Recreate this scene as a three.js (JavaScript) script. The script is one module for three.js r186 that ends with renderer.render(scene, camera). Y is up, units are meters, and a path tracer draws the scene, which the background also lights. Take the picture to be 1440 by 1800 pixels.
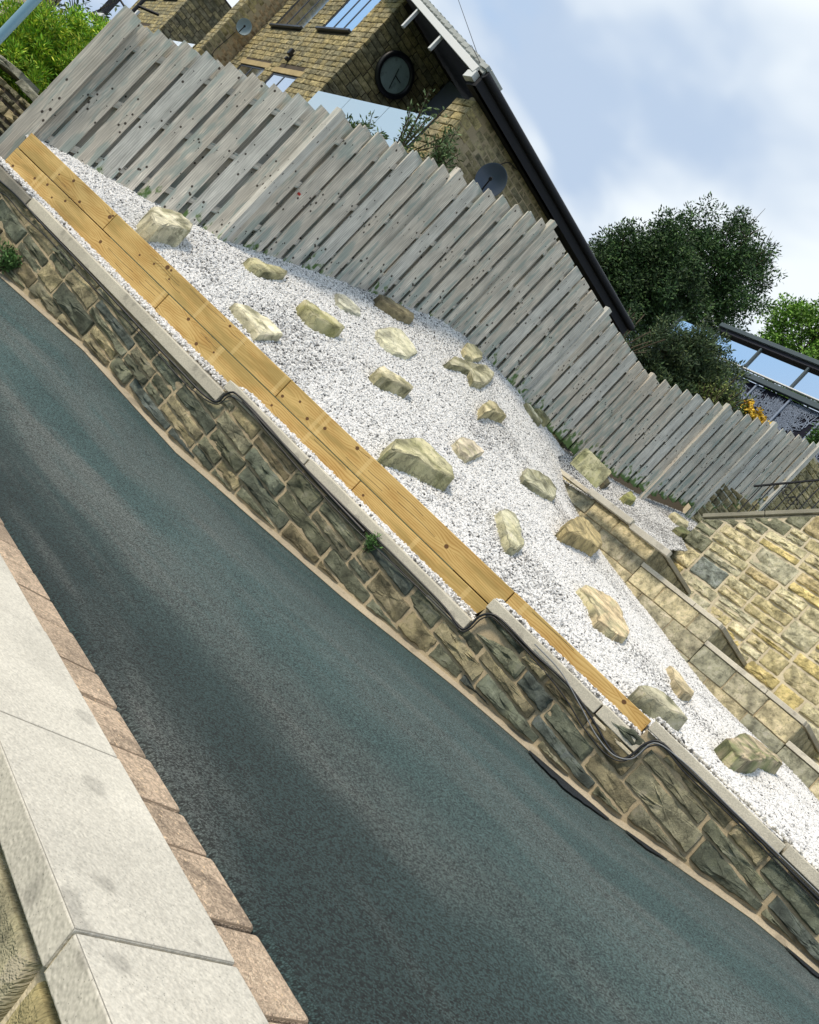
import * as THREE from 'three';
import { mergeGeometries, toCreasedNormals, mergeVertices } from 'three/addons/utils/BufferGeometryUtils.js';
import { RoundedBoxGeometry } from 'three/addons/geometries/RoundedBoxGeometry.js';

// ───────────── camera, sky, sun, exposure ─────────────
const EYE = 1.0, F = 1470, ROLL = 43.5 * Math.PI / 180;
const scene = new THREE.Scene();
const camera = new THREE.PerspectiveCamera(2 * Math.atan(900 / F) * 180 / Math.PI, 819 / 1024, 0.05, 4000);
camera.position.set(0, EYE, 0);
camera.rotation.z = ROLL;                                 // the phone was held tilted
camera.setViewOffset(1440, 1800, -18, 19, 1440, 1800);
scene.add(camera);
const renderer = new THREE.WebGLRenderer({ antialias: true });
renderer.setSize(819, 1024);
renderer.toneMapping = THREE.LinearToneMapping;
renderer.toneMappingExposure = 1.38;
renderer.shadowMap.enabled = true;
const SUNDIR = new THREE.Vector3(-0.56, 0.74, 0.37).normalize();
const sun = new THREE.DirectionalLight(0xfff1dc, 2.4);
sun.position.copy(SUNDIR).multiplyScalar(60).add(new THREE.Vector3(0, 0, -10));
sun.target.position.set(0, 0, -10); scene.add(sun, sun.target);
sun.castShadow = true; sun.shadow.radius = 22; sun.shadow.mapSize.set(2048, 2048);
Object.assign(sun.shadow.camera, { left: -32, right: 32, top: 32, bottom: -32, near: 1, far: 140 });

// ───────────── helpers ─────────────
function rngOf(seed) { let a = seed >>> 0; return () => { a = (a + 0x6D2B79F5) >>> 0; let t = Math.imul(a ^ (a >>> 15), 1 | a); t = (t + Math.imul(t ^ (t >>> 7), 61 | t)) ^ t; return ((t ^ (t >>> 14)) >>> 0) / 4294967296; }; }
const rnd = rngOf(7), rr = (a, b, r = rnd) => a + (b - a) * r();
const clamp = (x, a = 0, b = 1) => Math.min(b, Math.max(a, x)), lerp = (a, b, t) => a + (b - a) * t;
const sst = (a, b, x) => { const t = clamp((x - a) / (b - a)); return t * t * (3 - 2 * t); };
const h2 = (x, y, s) => { let n = Math.imul(x, 374761393) + Math.imul(y, 668265263) + Math.imul(s, 1442695041); n = Math.imul(n ^ (n >>> 13), 1274126177); n ^= n >>> 16; n = Math.imul(n, 2246822519); return ((n ^ (n >>> 15)) >>> 0) / 4294967296; };
function vn(x, y, s = 0, px = 0, py = 0) {
  const x0 = Math.floor(x), y0 = Math.floor(y), fx = x - x0, fy = y - y0, u = fx * fx * (3 - 2 * fx), v = fy * fy * (3 - 2 * fy);
  let a = x0, b = x0 + 1, c = y0, d = y0 + 1;
  if (px) { a = ((a % px) + px) % px; b = ((b % px) + px) % px; } if (py) { c = ((c % py) + py) % py; d = ((d % py) + py) % py; }
  const p = h2(a, c, s), q = h2(b, c, s), r = h2(a, d, s), t = h2(b, d, s);
  return p + (q - p) * u + (r - p) * v + (p - q - r + t) * u * v;
}
function fbm(x, y, o = 4, s = 0, px = 0, py = 0) { let a = 0, w = .5, n = 0; for (let i = 0; i < o; i++) { a += w * vn(x, y, s + i * 17, px, py); n += w; w *= .5; x *= 2; y *= 2; px *= 2; py *= 2; } return a / n; }
function worley(x, y, P, s) {
  const x0 = Math.floor(x), y0 = Math.floor(y); let d1 = 9, d2 = 9, id = 0;
  for (let j = -1; j < 2; j++) for (let i = -1; i < 2; i++) {
    const cx = x0 + i, cy = y0 + j, wx = ((cx % P) + P) % P, wy = ((cy % P) + P) % P;
    const dx = cx + h2(wx, wy, s) - x, dy = cy + h2(wx, wy, s + 1) - y, d = dx * dx + dy * dy;
    if (d < d1) { d2 = d1; d1 = d; id = h2(wx, wy, s + 2); } else if (d < d2) d2 = d;
  }
  return [Math.sqrt(d1), Math.sqrt(d2), id];
}
function tex(w, h, fn, srgb = true) {
  const d = new Uint8Array(w * h * 4);
  for (let j = 0; j < h; j++) for (let i = 0; i < w; i++) {
    const c = fn(i / w, j / h, i, j), k = (j * w + i) * 4;
    if (typeof c === 'number') d[k] = d[k + 1] = d[k + 2] = clamp(c) * 255; else { d[k] = clamp(c[0]) * 255; d[k + 1] = clamp(c[1]) * 255; d[k + 2] = clamp(c[2]) * 255; }
    d[k + 3] = 255;
  }
  const t = new THREE.DataTexture(d, w, h); t.wrapS = t.wrapT = THREE.RepeatWrapping; t.magFilter = THREE.LinearFilter; t.minFilter = THREE.LinearMipmapLinearFilter; t.generateMipmaps = true; t.anisotropy = 8;
  if (srgb) t.colorSpace = THREE.SRGBColorSpace; t.needsUpdate = true; return t;
}
const used = {};
function numbered(n) { const k = used[n] = (used[n] ?? -1) + 1; return k ? `${n}_${String(k).padStart(3, '0')}` : n; }
function thing(name, label, category, parent, group) { const o = new THREE.Group(); o.name = numbered(name); scene.add(o); o.userData = { label, category }; if (group) o.userData.group = group; return o; }
function part(name, geo, mat, parent) { const m = new THREE.Mesh(geo, mat); m.name = name; m.castShadow = m.receiveShadow = true; parent.add(m); return m; }
function single(name, geo, mat, label, category, group) { const m = part(numbered(name), geo, mat, scene); m.userData = { label, category }; if (group) m.userData.group = group; return m; }
function struct(name, geo, mat) { const m = part(numbered(name), geo, mat, scene); m.userData.kind = 'structure'; return m; }
const V3 = (x, y, z) => new THREE.Vector3(x, y, z);
const W = (x, y, d) => V3(x, y + EYE, -d);                 // x right, y above the eye, d ahead
const CR = Math.cos(ROLL), SR = Math.sin(ROLL);
function ru(px, py) { const a = px - 738, b = py - 881; return [a * CR + b * SR, a * SR - b * CR]; }
function at(px, py, d) { const [r, u] = ru(px, py); return W(r / F * d, u / F * d, d); }
// where the line of sight meets an upright plane through A=[x,d] running along D=[dx,dd]: [distance along it, height]
function onPlane(px, py, A, D) { const [r, u] = ru(px, py), t = r / F, s = (t * A[1] - A[0]) / (D[0] - t * D[1]); return [s, u / F * (A[1] + s * D[1])]; }
function frame(A, D, y = 0) { const g = new THREE.Matrix4(); const X = V3(D[0], 0, -D[1]).normalize(), Y = V3(0, 1, 0), Z = X.clone().cross(Y); return g.makeBasis(X, Y, Z).setPosition(W(A[0], y, A[1])); }
function put(o, m) { m.decompose(o.position, o.quaternion, o.scale); return o; }
function box(w, h, d, x = 0, y = 0, z = 0) { return new THREE.BoxGeometry(w, h, d).translate(x, y, z); }
function rbox(w, h, d, r, x = 0, y = 0, z = 0) { return uvBox(new RoundedBoxGeometry(w, h, d, 1, Math.min(r, w / 2.2, h / 2.2, d / 2.2)).translate(x, y, z)); }
function uvBox(g, ox = rnd() * 7, oy = rnd() * 7) {        // uv in metres by face direction
  const p = g.attributes.position, n = g.attributes.normal, u = new Float32Array(p.count * 2);
  for (let i = 0; i < p.count; i++) { const ax = Math.abs(n.getX(i)), ay = Math.abs(n.getY(i)), az = Math.abs(n.getZ(i)); let a, b;
    if (az >= ax && az >= ay) { a = p.getX(i); b = p.getY(i); } else if (ay >= ax) { a = p.getX(i); b = p.getZ(i); } else { a = p.getZ(i); b = p.getY(i); } u[i * 2] = a + ox; u[i * 2 + 1] = b + oy; }
  g.setAttribute('uv', new THREE.BufferAttribute(u, 2)); return g;
}
function tint(g, c, vary = 0, seed = 1) { const n = g.attributes.position.count, a = new Float32Array(n * 3), p = g.attributes.position; for (let i = 0; i < n; i++) { const k = 1 + vary * (vn(p.getX(i) * 9 + seed, p.getY(i) * 9 + p.getZ(i) * 7, seed) - .5); a[i * 3] = c[0] * k; a[i * 3 + 1] = c[1] * k; a[i * 3 + 2] = c[2] * k; } g.setAttribute('color', new THREE.BufferAttribute(a, 3)); return g; }
function bar(a, b, w, h = w) { const d = b.clone().sub(a), L = d.length(), g = new THREE.BoxGeometry(w, L, h), q = new THREE.Quaternion().setFromUnitVectors(V3(0, 1, 0), d.normalize()); g.applyQuaternion(q); const c = a.clone().add(b).multiplyScalar(.5); return g.translate(c.x, c.y, c.z); }
function rod(a, b, r0, r1 = r0, seg = 6) { const d = b.clone().sub(a), L = d.length(), g = new THREE.CylinderGeometry(r1, r0, L, seg), q = new THREE.Quaternion().setFromUnitVectors(V3(0, 1, 0), d.normalize()); g.applyQuaternion(q); const c = a.clone().add(b).multiplyScalar(.5); return g.translate(c.x, c.y, c.z); }
const mul = (k) => (c) => c * k;
const pick = (a, r = rnd) => a[Math.floor(r() * a.length) % a.length];

// ───────────── sky (overcast, broken bright cloud) ─────────────
{
  const w = 2048, h = 1024, d = new Float32Array(w * h * 4);
  for (let j = 0; j < h; j++) { const la = ((j + .5) / h - .5) * Math.PI, y = Math.sin(la), c = Math.cos(la);
    for (let i = 0; i < w; i++) { const ph = ((i + .5) / w - .5) * 2 * Math.PI, x = Math.cos(ph) * c, z = Math.sin(ph) * c; let R, G, B;
      const k = 1 / (Math.max(y, 0) + .32), X = x * k * 2.1 + 3.7, Z = z * k * 2.1 + 1.3;
      const wx = fbm(X * 1.3 + 5, Z * 1.3, 3, 40) - .5, n = fbm(X + wx * .9, Z + wx * .7, 6, 11), m = fbm(X * 1.5 + 9 + wx, Z * 1.5, 5, 77);
      const cl = sst(.20, .40, n), br = sst(.42, .60, m * .4 + n * .6);
      
      R = lerp(.30, lerp(.44, .80, br), cl); G = lerp(.50, lerp(.545, .855, br), cl); B = lerp(.78, lerp(.70, .89, br), cl);
      if (y < 0) { const t = sst(0, -.08, y); R = lerp(R, .16, t); G = lerp(G, .17, t); B = lerp(B, .15, t); }
      const q = (j * w + i) * 4, sk = .86; d[q] = R * sk; d[q + 1] = G * sk; d[q + 2] = B * sk; d[q + 3] = 1; } }
  const t = new THREE.DataTexture(d, w, h, THREE.RGBAFormat, THREE.FloatType); t.mapping = THREE.EquirectangularReflectionMapping; t.magFilter = THREE.LinearFilter; t.minFilter = THREE.LinearFilter; t.needsUpdate = true;
  scene.background = t; scene.environment = t;
}

// ───────────── textures and materials ─────────────
const stoneHeight = (u, v) => .45 * fbm(u * 8, v * 8, 6, 3, 8, 8) + .4 * (1 - Math.abs(2 * fbm(u * 9, v * 9, 4, 31, 9, 9) - 1)) + .15 * vn(u * 256, v * 256, 9, 256, 256);
const stoneMap = tex(1024, 1024, (u, v) => {
  const a = fbm(u * 5, v * 5, 5, 21, 5, 5), b = fbm(u * 13, v * 13, 4, 63, 13, 13), g = vn(u * 300, v * 300, 5, 300, 300), l = sst(.58, .72, fbm(u * 10, v * 10, 5, 90, 10, 10));
  const k = .87 + .26 * (a - .5) * 2 + .28 * (b - .5) + .13 * (g - .5), dk = sst(.58, .70, fbm(u * 17 + 3, v * 17, 5, 44, 17, 17)) * .8, cr = 1 - sst(.0, .035, Math.abs(fbm(u * 9, v * 9, 5, 131, 9, 9) - .5));
  const s = k * (1 - .17 * dk) * (1 - .20 * cr); return [s + .05 * l, s + .05 * l + .01, s * .97 + .03 * l];
});
const stoneBump = tex(1024, 1024, stoneHeight, false);
const fineMap = tex(1024, 1024, (u, v) => { const a = fbm(u * 4, v * 4, 5, 8, 4, 4), g = vn(u * 400, v * 400, 2, 400, 400), g2 = vn(u * 170, v * 170, 4, 170, 170), sp = h2(Math.floor(u * 512), Math.floor(v * 512), 6); const st = sst(.6, .75, fbm(u * 9, v * 9, 5, 70, 9, 9)); let k = .91 + .15 * (a - .5) + .09 * (g - .5) + .10 * (g2 - .5) - .13 * st; if (sp > .993) k -= .22; return [k, k * .995, k * .975]; });
const fineBump = tex(512, 512, (u, v) => .6 * vn(u * 200, v * 200, 3, 200, 200) + .4 * fbm(u * 30, v * 30, 3, 5, 30, 30), false);
const asphMap = tex(1024, 1024, (u, v) => { const [d1, d2, id] = worley(u * 190, v * 190, 190, 5), e = sst(.02, .22, d2 - d1), m = fbm(u * 6, v * 6, 4, 12, 6, 6); let k = .80 + .85 * (id - .45) + .16 * (m - .5); k *= .50 + .50 * e; if (id > .99) k = 1; return [k, k, k]; });
const asphBump = tex(1024, 1024, (u, v) => { const [d1, d2, id] = worley(u * 190, v * 190, 190, 5); return sst(0, .3, d2 - d1) * (.5 + .5 * id); }, false);
const paverMap = tex(512, 512, (u, v) => { const [d1, d2, id] = worley(u * 170, v * 170, 170, 15), a = fbm(u * 6, v * 6, 5, 71, 6, 6), b = sst(.55, .72, fbm(u * 11, v * 11, 4, 72, 11, 11)); let k = .84 + .26 * (id - .5) + .30 * (a - .5) - .12 * b; if (id > .985) return [1, .97, .9]; return [k, k * .98, k * .95]; });
function knotField(u, v, knots, asp) { let w = 0, kn = 0; for (const [ku, kv, kr] of knots) { const dx = (u - ku) * asp, dy = v - kv, d = Math.sqrt(dx * dx * .35 + dy * dy) / kr; w += (dy >= 0 ? 1 : -1) * kr * .9 * Math.exp(-d * d * .35); kn = Math.max(kn, 1 - Math.sqrt(dx * dx * .8 + dy * dy) / (kr * .55)); } return [w, kn]; }
function timberTex(seed) {                                  // u along the 2.55 m, v across the 0.2 m
  const r = rngOf(seed), asp = 12.7, knots = []; for (let i = 0; i < 6; i++) knots.push([r(), .12 + .76 * r(), .10 + .20 * r() * r()]);
  const cracks = [], marks = [r(), r(), r()]; for (let i = 0; i < 5; i++) cracks.push([r() * .8, .1 + .8 * r(), .05 + .16 * r()]); const c0 = [.86, .74, .47], c1 = [.66, .49, .23], off = r() * 9;
  return tex(2048, 192, (u, v) => {
    const [w, kn] = knotField(u, v, knots, asp), wob = .10 * (fbm(u * 7, v * 1.5, 3, seed, 7, 0) - .5), f = (v + w + wob * 2) * 11 + off + 1.6 * fbm(u * 3, v * 2, 2, seed + 5, 3, 0);
    const ring = f - Math.floor(f), a = sst(.35, .95, ring) * (1 - sst(.95, 1, ring)), fine = vn(u * 90, v * 150, seed + 8, 90, 0), blot = fbm(u * 9, v * 2.4, 4, seed + 3, 9, 0);
    let t = .06 + .60 * a * (.5 + .6 * vn(u * 14, f * .7, seed + 2, 14, 0)) + .22 * (fine - .5) + .9 * (blot - .5); let c = c0.map((x, i) => lerp(x, c1[i], clamp(t)));
    const gr = sst(.48, .72, fbm(u * 4 + 2, v * 2.5, 5, seed + 9, 4, 0)) * .55; c = [lerp(c[0], .62, gr), lerp(c[1], .54, gr), lerp(c[2], .30, gr)];
    for (const [cu, cv, cl] of cracks) { const du = (u - cu) / cl, dv = v - cv - .02 * Math.sin(du * 5 + cu * 9); if (du > 0 && du < 1 && Math.abs(dv) < .008) c = c.map(x => x * .35); }
    for (const m of marks) if (Math.abs(u - m) < .007) c = [lerp(c[0], .92, .4), lerp(c[1], .82, .4), lerp(c[2], .58, .4)];
    if (kn > 0) { const q = sst(0, .3, kn), rg = .8 + .2 * Math.sin(kn * 22); c = c.map((x, i) => lerp(x, [.40, .25, .11][i] * rg, q * .85)); }
    return c;
  });
}
const timbers = [timberTex(101), timberTex(207), timberTex(333)];
function boardTex(seed, green) {                            // u across, v up the board
  const r = rngOf(seed), knots = []; for (let i = 0; i < 8; i++) knots.push([r(), r(), .07 + .09 * r()]);
  const nails = []; for (const v of [.14, .5, .87]) for (const u of [.25, .72]) nails.push([u + .1 * (r() - .5), v + .03 * (r() - .5)]);
  const warm = r() * .05, off = r() * 7;
  return tex(192, 1536, (u, v) => {
    const [w, kn] = knotField(v, u, knots, 9.5), f = (u + w * .7 + .05 * (fbm(v * 4, u, 3, seed) - .5)) * 9 + off, ring = f - Math.floor(f), a = sst(.4, .95, ring) * (1 - sst(.95, 1, ring));
    const fine = vn(u * 70, v * 14, seed + 4), fib = vn(u * 95, v * 9, seed + 6), bl = fbm(u * 2.2, v * 9, 5, seed + 7);
    let k = .82 + .12 * (fine - .5) + .16 * (fib - .5) - .08 * a + .24 * (bl - .5); let c = [k * (1 + warm), k * 1.0, k * (.985 - warm)];
    const tl = sst(.54, .72, fbm(u * 2.5, v * 6, 5, seed + 12)) * .45; c = [lerp(c[0], .52, tl), lerp(c[1], .62, tl), lerp(c[2], .62, tl)];
    const gm = sst(.42, .62, fbm(u * 3, v * 22, 5, seed + 15) * .8 + .45 * Math.max(0, green - v) / green - .12) * (v < green * 1.4 ? 1 : 0) * sst(green * 1.4, green * .7, v);
    c = [lerp(c[0], .27, gm * .8), lerp(c[1], .40, gm * .8), lerp(c[2], .16, gm * .8)];
    if (kn > 0) { const q = sst(0, .4, kn); c = c.map((x, i) => lerp(x, [.20, .17, .15][i], q * .85)); }
    for (const [nu, nv] of nails) { const dx = (u - nu) * .19, dy = (v - nv) * 1.9, d = Math.hypot(dx, dy); if (d < .006) c = [.1, .1, .11]; else if (dy < 0 && dy > -.05 && Math.abs(dx) < .003) c = c.map(x => x * .8); }
    return c;
  });
}
const boardTexs = [boardTex(11, .10), boardTex(22, .16), boardTex(33, .07), boardTex(44, .22), boardTex(55, .12)];
const std = (o) => new THREE.MeshStandardMaterial({ roughness: .9, ...o });
const M = {
  stone: std({ map: stoneMap, bumpMap: stoneBump, bumpScale: .02, vertexColors: true, roughness: .93 }),
  houseStone: std({ map: stoneMap, bumpMap: stoneBump, bumpScale: .02, vertexColors: true, roughness: .95 }),
  mortar: std({ map: fineMap, bumpMap: stoneBump, bumpScale: .008, color: new THREE.Color(.52, .43, .29), roughness: 1 }),
  mortarY: std({ map: fineMap, bumpMap: stoneBump, bumpScale: .012, color: new THREE.Color(.80, .72, .55), roughness: 1 }),
  mortarD: std({ map: fineMap, color: new THREE.Color(.10, .08, .06), roughness: 1 }),
  coping: std({ map: fineMap, bumpMap: fineBump, bumpScale: .002, vertexColors: true, roughness: .92 }),
  paver: std({ map: paverMap, bumpMap: asphBump, bumpScale: .004, vertexColors: true, roughness: .95 }),
  asphalt: std({ map: asphMap, bumpMap: asphBump, bumpScale: .005, vertexColors: true, roughness: .88 }),
  gapShade: std({ color: new THREE.Color(.06, .06, .058), roughness: 1 }),  // gravel underlay, darkened so the gaps between chips read as shade
  soil: std({ map: fineMap, color: new THREE.Color(.06, .05, .035), roughness: 1 }),
  grass: std({ map: stoneMap, color: new THREE.Color(.06, .10, .03), roughness: 1 }),
  timber: timbers.map(t => std({ map: t, color: new THREE.Color(.86, .85, .86), roughness: .75 })),
  timberEnd: std({ map: fineMap, color: new THREE.Color(.42, .29, .13), roughness: .85 }),
  board: boardTexs.map(t => std({ map: t, color: new THREE.Color(.84, .84, .81), roughness: .95 })),
  rail: std({ map: boardTexs[2], color: new THREE.Color(.8, .8, .78), roughness: .95 }),
  black: std({ color: new THREE.Color(.012, .013, .015), roughness: .45 }),
  iron: std({ color: new THREE.Color(.012, .012, .014), roughness: .5, metalness: .3 }),
  fascia: std({ color: new THREE.Color(.005, .006, .010), roughness: .8 }),
  soffit: std({ color: new THREE.Color(.02, .022, .035), roughness: .8 }),
  white: std({ color: new THREE.Color(.72, .74, .74), roughness: .6 }),
  slate: std({ map: fineMap, color: new THREE.Color(.50, .54, .55), roughness: .8 }),
  frame: std({ color: new THREE.Color(.05, .058, .075), roughness: .45 }),
  glass: new THREE.MeshPhysicalMaterial({ color: new THREE.Color(.93, .95, .95), metalness: 1, roughness: .10 }),
  frosted: new THREE.MeshPhysicalMaterial({ color: new THREE.Color(.72, .82, .82), metalness: .75, roughness: .3 }),
  deckFrame: std({ color: new THREE.Color(.06, .085, .095), roughness: .45 }),
  screenBack: std({ color: new THREE.Color(.006, .007, .018), roughness: 1 }),
  screen: std({ color: new THREE.Color(.22, .27, .36), roughness: .5 }),
  dish: std({ color: new THREE.Color(.055, .075, .105), roughness: .38, metalness: .2 }),
  dishPale: std({ color: new THREE.Color(.22, .30, .33), roughness: .5 }),
  clockFace: std({ map: fineMap, color: new THREE.Color(.42, .55, .55), roughness: .6 }),
  leaf: new THREE.MeshPhysicalMaterial({ vertexColors: true, roughness: .75, side: THREE.DoubleSide }),
  bark: std({ map: stoneMap, color: new THREE.Color(.10, .075, .05), roughness: 1 }),
  render: std({ color: new THREE.Color(.16, .18, .26), roughness: .9 }),
  bluePaint: std({ color: new THREE.Color(.22, .38, .48), roughness: .4, metalness: .2 }),
  red: std({ color: new THREE.Color(.5, .03, .02), roughness: .6 }),
  pebble: std({ color: 0xffffff, roughness: .85 }),
};

// one rock-faced stone from an outline in its wall's plane (z out of the wall)
function stoneGeo(poly, depth, bulge, r, o = {}) {
  const N = o.n ?? 18, rough = o.rough ?? .5, col = o.col ?? [.3, .25, .17];
  let cx = 0, cy = 0; for (const p of poly) { cx += p[0]; cy += p[1]; } cx /= poly.length; cy /= poly.length;
  let per = 0; const L = poly.map((p, i) => { const q = poly[(i + 1) % poly.length], l = Math.hypot(q[0] - p[0], q[1] - p[1]); per += l; return l; });
  // corners kept, sides split
  const ring = []; poly.forEach((p, i) => { const q = poly[(i + 1) % poly.length], k = Math.max(1, Math.round(N * L[i] / per)); for (let j = 0; j < k; j++) { const t = j / k, jit = j ? (o.edge ?? .006) * (r() - .7) : 0, nx = -(q[1] - p[1]) / L[i], ny = (q[0] - p[0]) / L[i]; let x = lerp(p[0], q[0], t) + nx * -jit, y = lerp(p[1], q[1], t) + ny * -jit; if (!j) { x += (cx - x) * .02; y += (cy - y) * .04; } ring.push([x, y]); } });
  const n = ring.length, rings = o.flat ? [[1, -depth], [1, 0], [.97, bulge], [.6, bulge * 1.05]] : [[1, -depth], [1, 0], [.965, bulge * .62], [.84, bulge * .9], [.62, bulge], [.34, bulge * 1.02]];
  const P = [], U = [], C = [], I = [], ox = r() * 5, oy = r() * 5, sd = Math.floor(r() * 999), sz = Math.min(.25, Math.sqrt(Math.abs(per * per / 16)));
  const push = (x, y, z) => { P.push(x, y, z); U.push(x * (o.uv ?? 1.6) + ox, (y + z * .6) * (o.uv ?? 1.6) + oy); const k = 1 + .3 * (vn(x * 14 + ox * 9, y * 14, sd) - .5); C.push(col[0] * k, col[1] * k, col[2] * k); };
  rings.forEach(([s, z], ri) => { for (const [x, y] of ring) { const X = cx + (x - cx) * s, Y = cy + (y - cy) * s; let zz = z; if (ri > 1) { const e = Math.min(1, (1 - s) * 7 + .35), f = o.facet ?? 9, q = worley(X * f + ox * 3, Y * f * 1.25 + oy * 3, 997, sd); zz += e * bulge * rough * (1.5 * (fbm(X * 10 + ox * 3, Y * 10 + oy * 3, 3, sd) - .5) + 1.3 * (q[2] - .5) * sst(0, .35, q[1] - q[0])); } push(X, Y, zz); } });
  push(cx, cy, bulge * (1 + rough * (r() - .5)));
  for (let k = 0; k + 1 < rings.length; k++) for (let i = 0; i < n; i++) { const a = k * n + i, b = k * n + (i + 1) % n, c = a + n, d = b + n; I.push(a, b, d, a, d, c); }
  const base = (rings.length - 1) * n, ce = rings.length * n; for (let i = 0; i < n; i++) I.push(base + i, base + (i + 1) % n, ce);
  let g = new THREE.BufferGeometry(); g.setAttribute('position', new THREE.Float32BufferAttribute(P, 3)); g.setAttribute('uv', new THREE.Float32BufferAttribute(U, 2)); g.setAttribute('color', new THREE.Float32BufferAttribute(C, 3)); g.setIndex(I); g.computeVertexNormals();
  return toCreasedNormals(g, o.crease ?? .45);
}
function clipHalf(poly, a, b, c) { const out = []; for (let i = 0; i < poly.length; i++) { const p = poly[i], q = poly[(i + 1) % poly.length], f = a * p[0] + b * p[1] + c, g = a * q[0] + b * q[1] + c; if (f >= 0) out.push(p); if (f * g < 0) { const t = f / (f - g); out.push([lerp(p[0], q[0], t), lerp(p[1], q[1], t)]); } } return out; }
const area = (p) => { let s = 0; for (let i = 0; i < p.length; i++) { const q = p[(i + 1) % p.length]; s += p[i][0] * q[1] - q[0] * p[i][1]; } return s / 2; };
// courses of stones between bottom(x) and top(x); tilt = slope of the courses
function courses(o) {
  const r = rngOf(o.seed), out = [], g = o.gap ?? .012; let y = o.y0, row = 0;
  while (y < o.y1) {
    const h = rr(o.h[0], o.h[1], r); let x = o.x0 - r() * .3;
    while (x < o.x1) {
      let w = rr(o.w[0], o.w[1], r); const split = o.split && h > .16 && r() < o.split, subs = split ? [[0, h * .45], [h * .45, h]] : [[0, h]];
      for (const [b, t] of subs) {
        const T = o.tilt ?? 0, xa = x + g / 2, xb = x + w - g / 2, ya = y + b + g / 2, yb = y + t - g / 2;
        let p = [[xa, ya + T * xa], [xb, ya + T * xb], [xb, yb + T * xb], [xa, yb + T * xa]];
        const xm = (xa + xb) / 2, line = (f, sgn, m) => { const a = f(xa), c = f(xb), s = (c - a) / (xb - xa); p = clipHalf(p, -sgn * s, sgn, -sgn * (a - s * xa) - m); };
        if (o.bottom) line(o.bottom, 1, g / 2); if (p.length > 2 && o.top) line(o.top, -1, g / 2);
        if (p.length > 2) { p = clipHalf(p, 1, 0, -o.x0 - .002); if (p.length > 2) p = clipHalf(p, -1, 0, o.x1 - .002); }
        if (p.length > 2 && area(p) > (o.min ?? .0015)) out.push(p);
      }
      x += w;
    }
    y += h; row++;
  }
  return out;
}
function slabShape(pts, depth, z) { const s = new THREE.Shape(pts.map(p => new THREE.Vector2(p[0], p[1]))); const g = new THREE.ExtrudeGeometry(s, { depth, bevelEnabled: false }); return uvBox(g.translate(0, 0, z), 0, 0); }
function piecewise(pts) { return (x) => { let i = 0; while (i < pts.length - 2 && x > pts[i + 1][0]) i++; const a = pts[i], b = pts[i + 1]; return lerp(a[1], b[1], (x - a[0]) / (b[0] - a[0])); }; }

// thin plate surface through given points (x, d) → y
function tps(pts) {
  const n = pts.length, N = n + 3, A = [], K = (r2) => r2 < 1e-9 ? 0 : .5 * r2 * Math.log(r2);
  for (let i = 0; i < n; i++) { const row = []; for (let j = 0; j < n; j++) row.push(K((pts[i][0] - pts[j][0]) ** 2 + (pts[i][1] - pts[j][1]) ** 2) + (i === j ? .01 : 0)); row.push(1, pts[i][0], pts[i][1], pts[i][2]); A.push(row); }
  for (let k = 0; k < 3; k++) { const row = []; for (let j = 0; j < n; j++) row.push(k === 0 ? 1 : pts[j][k - 1]); row.push(0, 0, 0, 0); A.push(row); }
  for (let i = 0; i < N; i++) { let m = i; for (let j = i + 1; j < N; j++) if (Math.abs(A[j][i]) > Math.abs(A[m][i])) m = j;[A[i], A[m]] = [A[m], A[i]]; for (let j = i + 1; j < N; j++) { const f = A[j][i] / A[i][i]; if (f) for (let k = i; k <= N; k++) A[j][k] -= f * A[i][k]; } }
  const c = new Array(N).fill(0); for (let i = N - 1; i >= 0; i--) { let s = A[i][N]; for (let j = i + 1; j < N; j++) s -= A[i][j] * c[j]; c[i] = s / A[i][i]; }
  return (x, d) => { let s = c[n] + c[n + 1] * x + c[n + 2] * d; for (let i = 0; i < n; i++) s += c[i] * K((x - pts[i][0]) ** 2 + (d - pts[i][1]) ** 2); return s; };
}
const inside = (poly, x, y) => { let c = false; for (let i = 0, j = poly.length - 1; i < poly.length; j = i++) { const a = poly[i], b = poly[j]; if ((a[1] > y) !== (b[1] > y) && x < (b[0] - a[0]) * (y - a[1]) / (b[1] - a[1]) + a[0]) c = !c; } return c; };
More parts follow.
